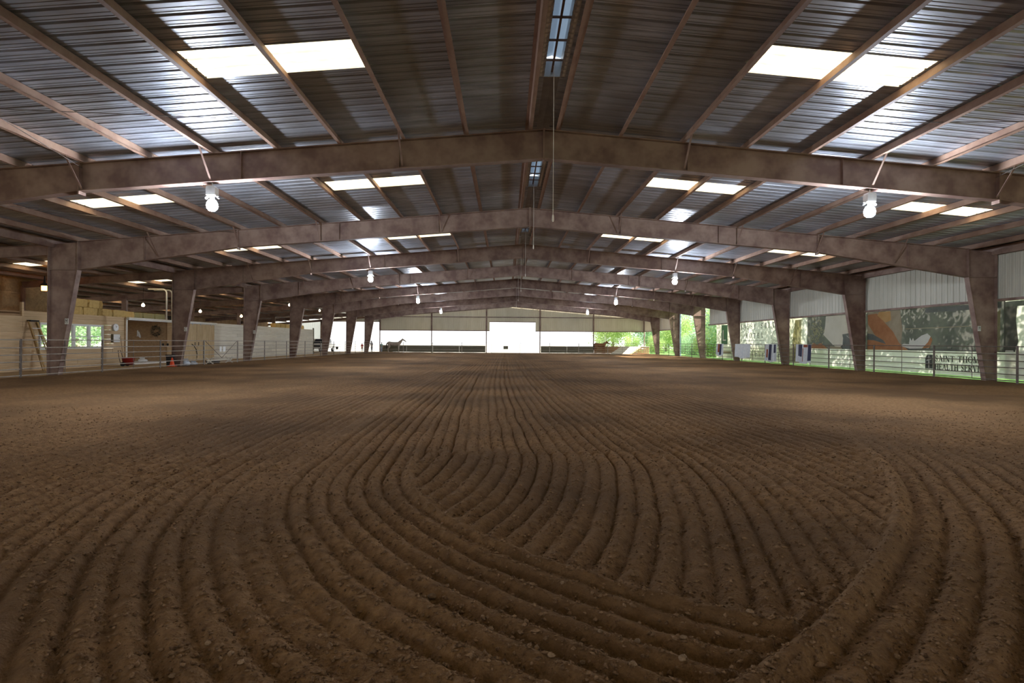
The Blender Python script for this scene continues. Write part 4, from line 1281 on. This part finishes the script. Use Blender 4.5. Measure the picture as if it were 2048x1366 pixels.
# red muck tub cart
t = thing('muck_cart', 'red plastic muck tub on a hand cart beside the alcove', 'cart', (-20.35, 28.75, 0.02), 0.25)
b = MB()
n = 20
def ring_(rx, ry, z):
    return [(rx * math.cos(2 * PI * k / n), ry * math.sin(2 * PI * k / n), z) for k in range(n)]
prof = [(0.24, 0.22, 0.10), (0.30, 0.26, 0.44), (0.325, 0.285, 0.45), (0.325, 0.285, 0.47), (0.285, 0.245, 0.46), (0.22, 0.20, 0.13)]
vs = [p for q in prof for p in ring_(*q)]
fs = [(i * n + k, i * n + (k + 1) % n, (i + 1) * n + (k + 1) % n, (i + 1) * n + k) for i in range(len(prof) - 1) for k in range(n)]
fs += [tuple(range(n - 1, -1, -1)), tuple(range((len(prof) - 1) * n, len(prof) * n))]
b.add(vs, fs).build('tub', 'red_plastic', t, True)
MB().tube([(-0.26, -0.24, 0.10), (-0.36, -0.2, 0.5), (-0.42, -0.15, 0.84), (-0.42, 0.15, 0.84), (-0.36, 0.2, 0.5), (-0.26, 0.24, 0.10)], 0.014, 6).build('handle', 'black', t)
MB().box(-0.28, 0.24, -0.2, 0.2, 0.075, 0.10).build('cart_frame', 'black', t)
for s in (-1, 1):
    MB().tube([(-0.15, s * 0.27, 0.11), (-0.15, s * 0.31, 0.11)], 0.11, 14).build('wheel', 'rubber', t)
# white crumpled sack in the alcove
def crumple(nm, label, cat, loc, size, m, seed, extra=None):
    r = random.Random(seed)
    b = MB()
    nu, nv = 16, 10
    for j in range(nv + 1):
        for i in range(nu):
            a, p = 2 * PI * i / nu, PI * j / nv
            k = 1 + 0.22 * math.sin(3 * a + 2 * p + seed) * math.sin(p) + r.uniform(-0.08, 0.08)
            b.v.append((size[0] * k * math.sin(p) * math.cos(a), size[1] * k * math.sin(p) * math.sin(a), max(0, size[2] * (1 + k * math.cos(p)))))
    for j in range(nv):
        for i in range(nu):
            b.f.append((j * nu + i, (j + 1) * nu + i, (j + 1) * nu + (i + 1) % nu, j * nu + (i + 1) % nu))
    t = thing(nm, label, cat, loc)
    b.build('sack_body', m, t, True)
    MB().prism([(-0.10, 0), (0.10, 0), (0.16, 0.10), (-0.16, 0.10)], -0.02, 0.02).build('sack_neck', m, t, loc=(0, 0, size[2] * 1.8))
crumple('feed_sack', 'crumpled white feed sack on the alcove sill', 'sack', (-21.55, 31.6, 0.11), (0.22, 0.24, 0.10), 'cloth_white', 3)
crumple('feed_sack', 'pale blue sack slumped at the foot of the third left column', 'sack', (-17.42, 28.95, 0.03), (0.2, 0.24, 0.17), 'sack_blue', 8)
crumple('feed_sack', 'small pale blue sack lying right of the third left column', 'sack', (-17.45, 29.75, 0.03), (0.2, 0.26, 0.09), 'sack_blue', 12)
# traffic cone and bin
t = thing('traffic_cone', 'orange traffic cone beside the third left column', 'traffic cone', (-17.36, 27.72, 0.06))
MB().lathe([(0.13, 0.03), (0.12, 0.06), (0.03, 0.46), (0.02, 0.47)], 18).build('cone_body', 'cone_orange', t, True)
MB().prism([(-0.18, -0.14), (-0.14, -0.18), (0.14, -0.18), (0.18, -0.14), (0.18, 0.14), (0.14, 0.18), (-0.14, 0.18), (-0.18, 0.14)], 0, 0.03, 'z').build('cone_base', 'cone_orange', t)
t = thing('rubbish_bin', 'small dark bin behind the orange cone', 'bin', (-17.62, 27.98, 0.05))
MB().prism([(-0.12, 0), (0.12, 0), (0.16, 0.60), (-0.16, 0.60)], -0.12, 0.12).build('bin_body', 'rubber', t)
MB().box(-0.175, 0.175, -0.135, 0.135, 0.58, 0.62).build('bin_rim', 'black', t)
# lead rope hung on the sliding door
tag(MB().tube([(XW + 0.125, 35.9, 1.18), (XW + 0.14, 36.15, 1.05), (XW + 0.14, 36.4, 0.8), (XW + 0.14, 36.5, 0.5), (XW + 0.14, 36.48, 0.25)], 0.024, 7).build('lead_rope', 'black', None, True),
    'dark curved lead rope hanging on the sliding doors', 'rope')
# cavaletti pole and feed pans at the gate
t = thing('cavaletti', 'low white ground pole with crossed ends by the pipe gate', 'jump pole', (-17.32, 31.0, 0.05))
MB().tube([(0, -0.15, 0.20), (0, 2.6, 0.20)], 0.045, 8).build('pole', 'trim_white', t)
for y in (0.12, 2.3):
    for s in (-1, 1):
        MB().bar((s * -0.22, y, 0.0), (s * 0.22, y, 0.38), 0.05, 0.05).build('cross_leg', 'trim_white', t)
for i, y in enumerate((31.9, 32.65)):
    t = thing('feed_pan', ['left', 'right'][i] + ' black rubber feed pan on the ground behind the white pole', 'feed pan', (-17.75, y, 0.03))
    MB().lathe([(0.17, 0.0), (0.22, 0.20), (0.235, 0.21), (0.225, 0.22), (0.20, 0.20), (0.15, 0.03)], 18).build('pan', 'rubber', t, True)
    MB().tube([(0.2, -0.05, 0.2), (0.28, 0, 0.23), (0.2, 0.05, 0.2)], 0.01, 5).build('handle', 'black', t)
# wreath, cloth and hooks on the alcove wall
t = thing('dried_wreath', 'dark dried wreath on the alcove wall', 'wreath', (-22.25, DY1 - 0.14, 2.0))
b = MB()
r = random.Random(4)
for k in range(260):
    a = r.uniform(0, 2 * PI); q = r.gauss(0.22, 0.05); d = Vector((math.cos(a + r.uniform(-1, 1)), r.uniform(-0.5, 0.2), math.sin(a + r.uniform(-1, 1)))).normalized()
    p = Vector((q * math.cos(a), r.uniform(-0.06, 0.03), q * math.sin(a)))
    b.bar(p, p + d * r.uniform(0.06, 0.13), 0.022, 0.006)
b.build('twigs', 'foliage_dark', t)
MB().tube([(0.22 * math.cos(a), 0, 0.22 * math.sin(a)) for a in [k * 2 * PI / 18 for k in range(19)]], 0.04, 6).build('hoop', 'dark_board', t)
t = thing('hanging_cloth', 'small white cloth hanging on a nail left of the wreath', 'cloth', (-23.4, DY1 - 0.02, 1.62))
MB().grid(lambda u, v: ((u - 0.5) * (0.28 - 0.14 * v) + 0.02 * math.sin(v * 5), -0.03 - 0.02 * math.sin(u * 12), v * 0.38 + 0.05 * math.sin(u * 5)), 12, 6).build('cloth_sheet', 'cloth_white', t, True)
MB().tube([(0, 0.02, 0.36), (0, -0.05, 0.37)], 0.006, 5).build('nail', 'black', t)
for i, x in enumerate((-21.85, -21.55)):
    t = thing('tack_hook', ['left', 'right'][i] + ' small dark tack hook low on the alcove wall', 'hook', (x, DY1 - 0.03, 1.15))
    MB().box(-0.05, 0.05, -0.012, 0.0, -0.07, 0.07).build('hook_plate', 'black', t)
    MB().tube([(0, 0, 0.02), (0, -0.10, 0.0), (0, -0.14, 0.05)], 0.014, 6).build('hook_arm', 'black', t)

# ------------------------------------------------------------------ skinned bodies
def skinned(name, joints, edges, m, parent=None, root=0, sub=2, loc=(0, 0, 0), rz=0.0):
    """joints: list of (x, y, z, r) or (x, y, z, rx, ry)"""
    me = bpy.data.meshes.new(name)
    me.from_pydata([j[:3] for j in joints], edges, [])
    o = bpy.data.objects.new(name, me)
    COL.objects.link(o)
    sk = o.modifiers.new('skin', 'SKIN')
    sk.use_smooth_shade = True
    for i, j in enumerate(joints):
        d = me.skin_vertices[0].data[i]
        d.radius = (j[3], j[4] if len(j) > 4 else j[3])
        d.use_root = (i == root)
    sb = o.modifiers.new('sub', 'SUBSURF')
    sb.levels = sb.render_levels = sub
    dg = bpy.context.evaluated_depsgraph_get()
    me2 = bpy.data.meshes.new_from_object(o.evaluated_get(dg))
    bpy.data.objects.remove(o)
    me2.name = name
    me2.materials.clear()
    me2.materials.append(MATS[m])
    me2.polygons.foreach_set('use_smooth', [True] * len(me2.polygons))
    return inst(name, me2, parent, loc, (0, 0, rz))

def meta_body(name, joints, edges, m, parent, res=0.03):
    """one smooth body grown from balls strung along the bones (joint radii as for skinned)"""
    mb_ = bpy.data.metaballs.new('form' + str(len(bpy.data.meshes)))
    mb_.resolution = mb_.render_resolution = res
    mb_.threshold = 0.6
    o = bpy.data.objects.new('form' + str(len(bpy.data.meshes)), mb_)
    COL.objects.link(o)
    for a, b in edges:
        p, q = Vector(joints[a][:3]), Vector(joints[b][:3])
        ra, rb = sum(joints[a][3:]) / len(joints[a][3:]), sum(joints[b][3:]) / len(joints[b][3:])
        n = max(2, int((q - p).length / (0.45 * min(ra, rb))) + 1)
        for i in range(n):
            f = i / (n - 1)
            el = mb_.elements.new(type='BALL')
            el.co = p.lerp(q, f)
            el.radius = (ra + (rb - ra) * f) * 1.30
            el.stiffness = 2.0
    bpy.context.view_layer.update()
    dg = bpy.context.evaluated_depsgraph_get()
    me2 = bpy.data.meshes.new_from_object(o.evaluated_get(dg))
    bpy.data.objects.remove(o)
    bpy.data.metaballs.remove(mb_)
    me2.name = name
    me2.materials.clear()
    me2.materials.append(MATS[m])
    me2.polygons.foreach_set('use_smooth', [True] * len(me2.polygons))
    return inst(name, me2, parent)

def horse(loc, rz, m, dark, label, head_up=1.0):
    """horse facing local +x, 1.5 m at the withers"""
    t = thing('horse', label, 'horse', loc, rz)
    J, E = [], []
    def ch(pts, start=None):
        prev = start
        for p in pts:
            J.append(p); i = len(J) - 1
            if prev is not None:
                E.append((prev, i))
            prev = i
        return prev
    ch([(0.0, 0, 1.14, 0.27)])                                    # 0 barrel
    chest = ch([(0.38, 0, 1.16, 0.275), (0.64, 0, 1.19, 0.24)], 0)   # 1, 2
    rump = ch([(-0.35, 0, 1.19, 0.26), (-0.62, 0, 1.22, 0.25), (-0.80, 0, 1.24, 0.15)], 0)  # 3, 4
    hz = 1.46 + 0.26 * head_up
    neck = ch([(0.82, 0, 1.34, 0.18), (0.98, 0, 1.36 + (hz - 1.36) * 0.62, 0.145), (1.12, 0, hz, 0.12)], 2)
    ch([(1.27, 0, hz - 0.06, 0.105), (1.48, 0, hz - 0.21, 0.075), (1.57, 0, hz - 0.28, 0.07)], neck)
    for s in (-1, 1):
        ch([(1.10, s * 0.05, hz + 0.12, 0.04), (1.11, s * 0.055, hz + 0.19, 0.028)], neck)   # ears
        ch([(0.62, s * 0.14, 0.90, 0.13), (0.60, s * 0.15, 0.72, 0.085), (0.62, s * 0.15, 0.46, 0.055), (0.60, s * 0.15, 0.28, 0.038), (0.62, s * 0.15, 0.12, 0.045), (0.65, s * 0.15, 0.03, 0.058)], 2)
        ch([(-0.66, s * 0.15, 0.88, 0.17), (-0.64, s * 0.15, 0.72, 0.115), (-0.78, s * 0.15, 0.52, 0.062), (-0.76, s * 0.15, 0.28, 0.042), (-0.74, s * 0.15, 0.12, 0.046), (-0.70, s * 0.15, 0.03, 0.06)], 4)
    meta_body('body', J, E, m, t)
    skinned('tail', [(-0.82, 0, 1.28, 0.07), (-0.95, 0, 1.18, 0.085), (-1.0, 0, 0.8, 0.09), (-0.98, 0, 0.40, 0.035)], [(0, 1), (1, 2), (2, 3)], dark, t, 0, 1)
    b = MB()
    b.prism([(1.12, hz + 0.15), (0.92, 1.36 + (hz - 1.36) * 0.98), (0.72, 1.56), (0.52, 1.44), (0.76, 1.40), (0.96, 1.36 + (hz - 1.36) * 0.5), (1.08, hz)], -0.03, 0.03)
    b.build('mane', dark, t)
    for s in (-1, 1):
        MB().lathe([(0.004, -0.02), (0.02, 0), (0.004, 0.02)], 8, (1.25, s * 0.085, hz + 0.0)).build('eye', 'black', t)
horse((-14.9, 70.6, 0.0), 0.08, 'horse_pale', 'horse_dark', 'pale grey-brown horse standing behind the end fence, head raised', 1.0)
horse((12.7, 71.5, 0.0), 0.42, 'horse_brown', 'horse_dark', 'chestnut brown horse standing behind the end fence near the ramp', 0.35)

def person(loc, rz, h, shirt, trousers, label, hat=False, lean_=0.0, arm=0.25):
    """figure facing local -y, h metres tall"""
    t = thing('person', label, 'person', loc, rz)
    k = h / 1.75
    J, E = [], []
    def ch(pts, start=None):
        prev = start
        for p in pts:
            J.append((p[0] * k, (p[1] - lean_ * max(0, p[2] - 0.9)) * k, p[2] * k) + tuple(r * k for r in p[3:])); i = len(J) - 1
            if prev is not None:
                E.append((prev, i))
            prev = i
        return prev
    ch([(0, 0, 0.95, 0.15, 0.11)])
    top = ch([(0, 0, 1.15, 0.14, 0.10), (0, 0, 1.36, 0.17, 0.11)], 0)
    nk = ch([(0, 0, 1.50, 0.055), (0, -0.01, 1.57, 0.085), (0, -0.02, 1.65, 0.115, 0.125), (0, -0.01, 1.73, 0.085)], top)
    for s in (-1, 1):
        wr = ch([(s * 0.19, 0, 1.40, 0.06), (s * 0.25, -0.02, 1.14, 0.046), (s * 0.25, -arm * 0.6, 0.92, 0.036), (s * 0.25, -arm * 0.8, 0.84, 0.04)], top)
        for f in range(4):
            ch([(s * (0.235 + 0.012 * f), -arm * 0.8 - 0.02 + 0.014 * f, 0.79, 0.010), (s * (0.235 + 0.012 * f), -arm * 0.8 - 0.035 + 0.014 * f, 0.745 + 0.008 * abs(f - 1), 0.008)], wr)
        ch([(s * 0.215, -arm * 0.8 - 0.045, 0.82, 0.011), (s * 0.21, -arm * 0.8 - 0.06, 0.785, 0.008)], wr)
        ch([(s * 0.09, 0, 0.86, 0.09), (s * 0.10, -0.01, 0.50, 0.062), (s * 0.10, 0.02, 0.12, 0.042), (s * 0.10, -0.01, 0.04, 0.045), (s * 0.11, -0.13, 0.03, 0.04)], 0)
    skinned('body', J, E, 'skin', t, 0, 1)
    g = 1.16
    def L(p): return (p[0] * k, (p[1] - lean_ * max(0, p[2] - 0.9)) * k, p[2] * k) + tuple(r * k * g for r in p[3:])
    SJ = [L(p) for p in [(0, 0, 0.84, 0.165, 0.13), (0, 0, 1.15, 0.145, 0.105), (0, 0, 1.36, 0.175, 0.115), (0, 0, 1.47, 0.075), (0.19, 0, 1.40, 0.066), (0.25, -0.02, 1.14, 0.052), (-0.19, 0, 1.40, 0.066), (-0.25, -0.02, 1.14, 0.052)]]
    meta_body('shirt', SJ, [(0, 1), (1, 2), (2, 3), (2, 4), (4, 5), (2, 6), (6, 7)], shirt, t, 0.02)
    TJ = [L(p) for p in [(0, 0, 0.93, 0.12, 0.10), (0.09, 0, 0.80, 0.095), (0.10, -0.01, 0.50, 0.07), (0.10, 0.02, 0.10, 0.056), (-0.09, 0, 0.80, 0.095), (-0.10, -0.01, 0.50, 0.07), (-0.10, 0.02, 0.10, 0.056)]]
    meta_body('trousers', TJ, [(0, 1), (1, 2), (2, 3), (0, 4), (4, 5), (5, 6)], trousers, t, 0.02)
    yo = -lean_ * 0.8 * k
    for s in (-1, 1):
        MB().lathe([(0.003, -0.012), (0.012, 0), (0.003, 0.012)], 6, (s * 0.033 * k, yo - 0.095 * k, 1.655 * k)).build('eye', 'black', t)
    MB().prism([(-0.014, -0.088), (0.0, -0.122), (0.014, -0.088)], 1.60, 1.645, 'z').build('nose', 'skin', t, loc=(0, yo, 0)).scale = (k, k, k)
    MB().box(-0.025 * k, 0.025 * k, yo - 0.093 * k, yo - 0.08 * k, 1.575 * k, 1.585 * k).build('mouth', 'shirt_red', t)
    hb = MB()
    hb.grid(lambda u, v: (0.105 * k * math.sin(v * 1.6) * math.cos(2 * PI * u), yo + (0.02 + 0.115 * math.sin(v * 1.6) * math.sin(2 * PI * u)) * k, (1.655 + 0.035 * v - 0.06 * v * math.sin(2 * PI * u) * -1 * (1 if math.sin(2 * PI * u) < 0 else -1.2) + 0.115 * math.cos(v * 1.6)) * k), 16, 6)
    hb.build('hair', 'hair', t, True)
    if hat:
        MB().lathe([(0.17 * k, 1.72 * k), (0.17 * k, 1.735 * k), (0.10 * k, 1.74 * k), (0.085 * k, 1.83 * k), (0.02, 1.835 * k)], 16, (0, yo, 0)).build('hat', 'cloth_white', t, True)
person((-19.6, 72.3, 0.02), 0.2, 1.18, 'shirt_red', 'denim', 'child in a red top standing at the bright aisle opening')
person((-17.85, 70.6, 0.02), -0.5, 1.52, 'shirt_pale', 'denim_pale', 'dark haired person in pale blue clothes at the last left column', False, 0.15)
person((-16.75, 71.3, 0.02), 0.6, 1.30, 'shirt_mint', 'denim_pale', 'person in a pale mint top beside the end post', False, 0.25)
# dark bucket on the aisle fence
t = thing('hanging_bucket', 'black bucket hanging on the aisle fence before the bright opening', 'bucket', (XFL - 0.16, 54.0, 0.62))
MB().lathe([(0.11, 0.0), (0.145, 0.27), (0.15, 0.28), (0.13, 0.27), (0.10, 0.02)], 14).build('pail', 'rubber', t, True)
MB().tube([(0, -0.14, 0.26), (0.06, -0.09, 0.40), (0.10, 0, 0.46), (0.06, 0.09, 0.40), (0, 0.14, 0.26)], 0.008, 5).build('bail', 'black', t)

# ------------------------------------------------------------------ white truck beyond the stalls
t = thing('pickup_truck', 'white pickup truck parked at the end of the stall aisle', 'truck', (-24.55, 73.6, 0.02), PI)
b = MB()
b.prism([(0.0, 0.45), (5.0, 0.45), (5.0, 0.95), (4.9, 1.05), (3.7, 1.12), (3.05, 1.72), (1.75, 1.74), (1.6, 1.08), (0.0, 1.08)], -0.92, 0.92, 'x')
b.build('body', 'paint_white', t)
b = MB()
b.add([(-0.80, 3.68, 1.16), (0.80, 3.68, 1.16), (0.70, 3.12, 1.67), (-0.70, 3.12, 1.67)], [(0, 1, 2, 3)])
b.build('windscreen', 'glass_dark', t, loc=(0, 0.02, 0.02))
for s in (-1, 1):
    MB().prism([(1.80, 1.14), (3.45, 1.14), (3.0, 1.64), (1.85, 1.64)], s * 0.925, s * 0.93, 'x').build('side_window', 'glass_dark', t)
    for y in (0.95, 4.15):
        w = MB().tube([(s * 0.72, y, 0.37), (s * 0.95, y, 0.37)], 0.37, 18).build('wheel', 'rubber', t)
        MB().tube([(s * 0.95, y, 0.37), (s * 0.965, y, 0.37)], 0.2, 14).build('hub_cap', 'alu', w)
    MB().box(s * 0.80 - 0.1, s * 0.80 + 0.1, 5.0, 5.02, 0.72, 0.88).build('headlight', 'galv', t)
MB().box(-0.55, 0.55, 5.0, 5.03, 0.66, 0.90).build('grille', 'black', t)
MB().box(-0.92, 0.92, 5.0, 5.10, 0.42, 0.58).build('bumper', 'galv', t)

# ------------------------------------------------------------------ plywood ramp at the far right corner
t = thing('loading_ramp', 'sunlit pale plywood ramp by the far right corner', 'ramp', (13.6, 68.8, 0.0), 0.0)
for k in range(3):                     # sheets rising to the right and away
    a, b_ = k * 0.86 + 0.005, k * 0.86 + 0.855
    c = MB()
    vs = []
    for dz in (0.0, -0.04):
        vs += [(a, 0, 0.04 + dz), (b_, 0, 0.04 + dz), (b_ + 1.75, 1.6, 1.0 + dz), (a + 1.75, 1.6, 1.0 + dz)]
    c.add(vs, [(0, 1, 2, 3), (7, 6, 5, 4), (0, 4, 5, 1), (1, 5, 6, 2), (2, 6, 7, 3), (3, 7, 4, 0)])
    c.build('ramp_sheet', 'trim_white', t)
MB().bar((2.62, 0.0, 0.0), (4.36, 1.6, 0.94), 0.06, 0.14).build('ramp_joist', 'plywood', t)
MB().bar((0.1, 0.12, 0.0), (1.80, 1.6, 0.90), 0.06, 0.12).build('ramp_joist', 'plywood', t)
for k in range(4):
    MB().box(3.5 + 0.25 * k, 5.5, 1.66, 1.70, 0.08 + k * 0.235, 0.24 + k * 0.235).build('deck_slat', 'dark_board', t)
MB().box(4.36, 5.6, 1.62, 3.0, 0.95, 1.0).build('ramp_deck', 'trim_white', t)
for x in (4.4, 5.45):
    for y in (1.72, 2.85):
        MB().box(x, x + 0.09, y, y + 0.09, 0, 0.95).build('leg', 'plywood', t)

# ------------------------------------------------------------------ trees outside
def leaf_crown(n, rx, ry, rz_, seed, size):
    """a crown of leaf quads gathered into clumps inside an ellipsoid"""
    r = np.random.default_rng(seed)
    nc = 46
    d = r.normal(size=(nc, 3)); d /= np.linalg.norm(d, axis=1)[:, None]
    cc = d * (r.random((nc, 1)) ** 0.4) * np.array([rx, ry, rz_])
    ci = r.integers(0, nc, n)
    p = cc[ci] + r.normal(size=(n, 3)) * np.array([rx, ry, rz_]) * 0.17
    a = r.normal(size=(n, 3)); a /= np.linalg.norm(a, axis=1)[:, None]
    b = np.cross(a, r.normal(size=(n, 3))); b /= np.linalg.norm(b, axis=1)[:, None]
    s = size * (0.6 + 0.8 * r.random((n, 1)))
    v = np.stack([p - a * s, p - b * s * 0.5, p + a * s, p + b * s * 0.5], 1).reshape(-1, 3)
    f = np.arange(4 * n).reshape(n, 4)
    return v, f
CROWN = []
for k in range(4):
    v, f = leaf_crown(6500, 3.4, 3.4, 3.6, 40 + k, 0.15)
    CROWN.append(np_mesh('crown', v, f, 'leaf' if k % 2 == 0 else 'leaf_blue', False))
def trunk_mesh(seed, m):
    r = random.Random(seed)
    b = MB()
    b.tube([(0, 0, -0.2), (0.05, 0.02, 1.2), (-0.05, 0.1, 2.6), (0.1, 0.0, 4.2), (0.05, 0.1, 6.0)], [0.30, 0.24, 0.20, 0.15, 0.07], 9)
    for k in range(7):
        a = r.uniform(0, 2 * PI); z = r.uniform(2.4, 4.6); l_ = r.uniform(1.6, 2.8)
        p = Vector((0, 0, z)); q = p + Vector((math.cos(a) * l_ * 0.6, math.sin(a) * l_ * 0.6, l_ * 0.5)); w = q + Vector((math.cos(a + 0.4) * l_ * 0.5, math.sin(a + 0.4) * l_ * 0.5, l_ * 0.4))
        b.tube([p, q, w], [0.10, 0.06, 0.025], 6)
    return b.mesh('trunk', m)
TRUNK = [trunk_mesh(1, 'bark'), trunk_mesh(2, 'bark'), trunk_mesh(3, 'bark_pale')]
tree_spots = [  # x, y, scale, trunk, zone
    (25.5, 12.0, 1.0, 0, 'b'), (26.5, 18.5, 1.05, 1, 'b'), (25.0, 24.5, 0.95, 0, 'b'), (26.8, 30.5, 1.1, 1, 'b'), (25.2, 37.0, 1.0, 0, 'b'), (26.5, 43.5, 1.05, 1, 'b'),
    (25.6, 50.5, 0.9, 0, 'b'), (24.8, 58.5, 0.85, 1, 'g'), (26.5, 64.5, 0.8, 0, 'g'), (30.0, 60.0, 1.0, 1, 'g'), (33.0, 70.0, 0.8, 0, 'g'),
    (24.0, 90.0, 0.95, 0, 'e'), (19.5, 96.0, 1.0, 1, 'e'), (29.5, 97.0, 1.05, 0, 'e'), (27.0, 84.5, 0.75, 1, 'e'), (36.0, 92.0, 1.1, 0, 'e'), (17.4, 92.0, 0.8, 2, 'e'), (34.0, 104.0, 1.1, 1, 'e'),
    (-42.0, 42.0, 1.1, 0, 'l'), (-43.5, 49.0, 1.2, 1, 'l'), (-46.0, 56.0, 1.2, 0, 'l'), (-43.0, 53.5, 1.1, 1, 'l')]
znm = {'b': 'leafy tree standing outside behind the banners, %s from the camera', 'g': '%s bright green tree seen through the open right bay',
       'e': '%s green tree beyond the far right opening', 'l': '%s tree outside the plank wall windows'}
cnt = {}
for i, (x, y, s, tk, zn) in enumerate(tree_spots):
    cnt[zn] = cnt.get(zn, -1) + 1
    t = thing('tree', znm[zn] % ORD[cnt[zn]], 'tree', (x, y, -0.1), (i * 1.7) % 6.28, 'trees around the arena')
    t.scale = (s, s, s)
    inst('trunk', TRUNK[tk], t)
    inst('crown', CROWN[i % 4], t, (0, 0, 5.0 if tk == 2 else 4.3))
# shrubs along the right side
for i, (x, y, s) in enumerate([(23.5, 54.0, 0.42), (23.2, 60.5, 0.45), (24.0, 67.0, 0.42), (22.5, 79.0, 0.42), (26.5, 78.0, 0.45), (20.5, 86.0, 0.45)]):
    t = thing('shrub', '%s low green shrub outside the far right bays' % ORD[i], 'shrub', (x, y, -0.1), i * 1.1, 'shrubs outside')
    t.scale = (s, s, s)
    inst('foliage', CROWN[(i + 1) % 4], t, (0, 0, 2.6))
    MB().tube([(0, 0, -0.1), (0.1, 0, 2.4)], [0.2, 0.08], 6).build('stem', 'bark', t)

# ------------------------------------------------------------------ stones and clods on the near dirt
def stone_mesh(seed, m='stone'):
    r = random.Random(seed)
    b = MB()
    vs = []
    for j in range(5):
        for i in range(8):
            a, p = 2 * PI * i / 8 + j * 0.2, PI * (j + 0.5) / 5
            k = 1 + r.uniform(-0.2, 0.2)
            vs.append((k * math.sin(p) * math.cos(a), 0.75 * k * math.sin(p) * math.sin(a), 0.55 * k * math.cos(p)))
    fs = [(j * 8 + i, (j + 1) * 8 + i, (j + 1) * 8 + (i + 1) % 8, j * 8 + (i + 1) % 8) for j in range(4) for i in range(8)]
    fs += [tuple(range(8)), tuple(range(39, 31, -1))]
    return b.add(vs, fs).mesh('stone', m)
SM = [stone_mesh(k) for k in range(4)]
# picture positions of the stones that show, turned into ground points
pix = [(868, 1180, 15), (985, 1247, 13), (1507, 1237, 14), (1371, 1317, 17), (1271, 1329, 13), (1106, 1310, 15), (1280, 1285, 13), (1372, 1278, 12), (1128, 1167, 8), (1612, 1190, 9),
       (758, 1118, 9), (204, 1346, 17), (355, 1334, 12), (490, 1318, 13), (545, 1318, 11), (470, 1300, 10), (425, 1276, 12), (1170, 1313, 11), (1513, 1345, 12), (910, 1176, 6), (1804, 1302, 12), (1205, 1263, 10)]
for i, (px, py, w) in enumerate(pix):
    h_ = 683 + 0.0067 * (px - 1012)
    d = CAM_H * FPX / (py - h_)
    x = (px - 1012) * d / FPX
    s = w * d / FPX * 0.62
    big = {0: 'tan stone sitting in a furrow, left of centre', 1: 'small tan stone in a furrow near the bottom centre', 2: 'pointed tan stone where the furrows meet',
           3: 'largest pale stone near the bottom right of centre', 11: 'large stone near the bottom left corner'}.get(i, 'small brown stone, %s of the loose ones on the near furrows from the left' % ORD[sorted(range(len(pix)), key=lambda q: pix[q][0]).index(i)] if i < 20 and sorted(range(len(pix)), key=lambda q: pix[q][0]).index(i) < 20 else 'small brown stone lying far right on the near furrows' if px > 1650 else 'small pale stone right of the pointed stone' if i == 9 else 'small brown stone below the furrow junction, near the bottom')
    o = inst('stone', SM[i % 4], None, (x, d, float(floor_z(np.array([x]), np.array([d]))[0]) + s * 0.16), (0, 0, i * 1.3))
    o.scale = (s, s, s)
    tag(o, big, 'stone', 'loose stones on the near dirt')
N = 38000
r = np.random.default_rng(21)
cy = 1.9 + 9.5 * r.random(N) ** 1.7
cx = 1.0 + (r.random(N) - 0.5) * 2 * (cy * 1.05 + 0.6)
sz = 0.005 + 0.016 * r.random(N) ** 3.0
cz = floor_z(cx, cy)
base = np.array([(1, 0, 0), (-1, 0, 0), (0, 1, 0), (0, -1, 0), (0, 0, 1), (0, 0, -1)], float)
tri = np.array([(0, 2, 4), (2, 1, 4), (1, 3, 4), (3, 0, 4), (2, 0, 5), (1, 2, 5), (3, 1, 5), (0, 3, 5)])
jit = 0.65 + 0.7 * r.random((N, 6, 1))
an = r.random(N) * 2 * PI
ca, sa_ = np.cos(an)[:, None], np.sin(an)[:, None]
st_ = 0.6 + 1.2 * r.random((N, 1)) ** 2
bx = base[None, :, 0] * st_
vx = bx * ca - base[None, :, 1] * sa_ * 0.7
vy = bx * sa_ + base[None, :, 1] * ca * 0.7
vz = np.repeat(base[None, :, 2] * 0.6, N, 0)
V = np.stack([vx, vy, vz], -1) * jit * sz[:, None, None] + np.stack([cx, cy, cz + sz * 0.25], -1)[:, None, :]
F = (tri[None] + (np.arange(N) * 6)[:, None, None]).reshape(-1, 3)
tag(inst('dirt_clods', np_mesh('dirt_clods', V.reshape(-1, 3), F, 'clod', False)), 'loose brown dirt crumbs and chips scattered on the furrows', 'dirt', None, 'stuff')
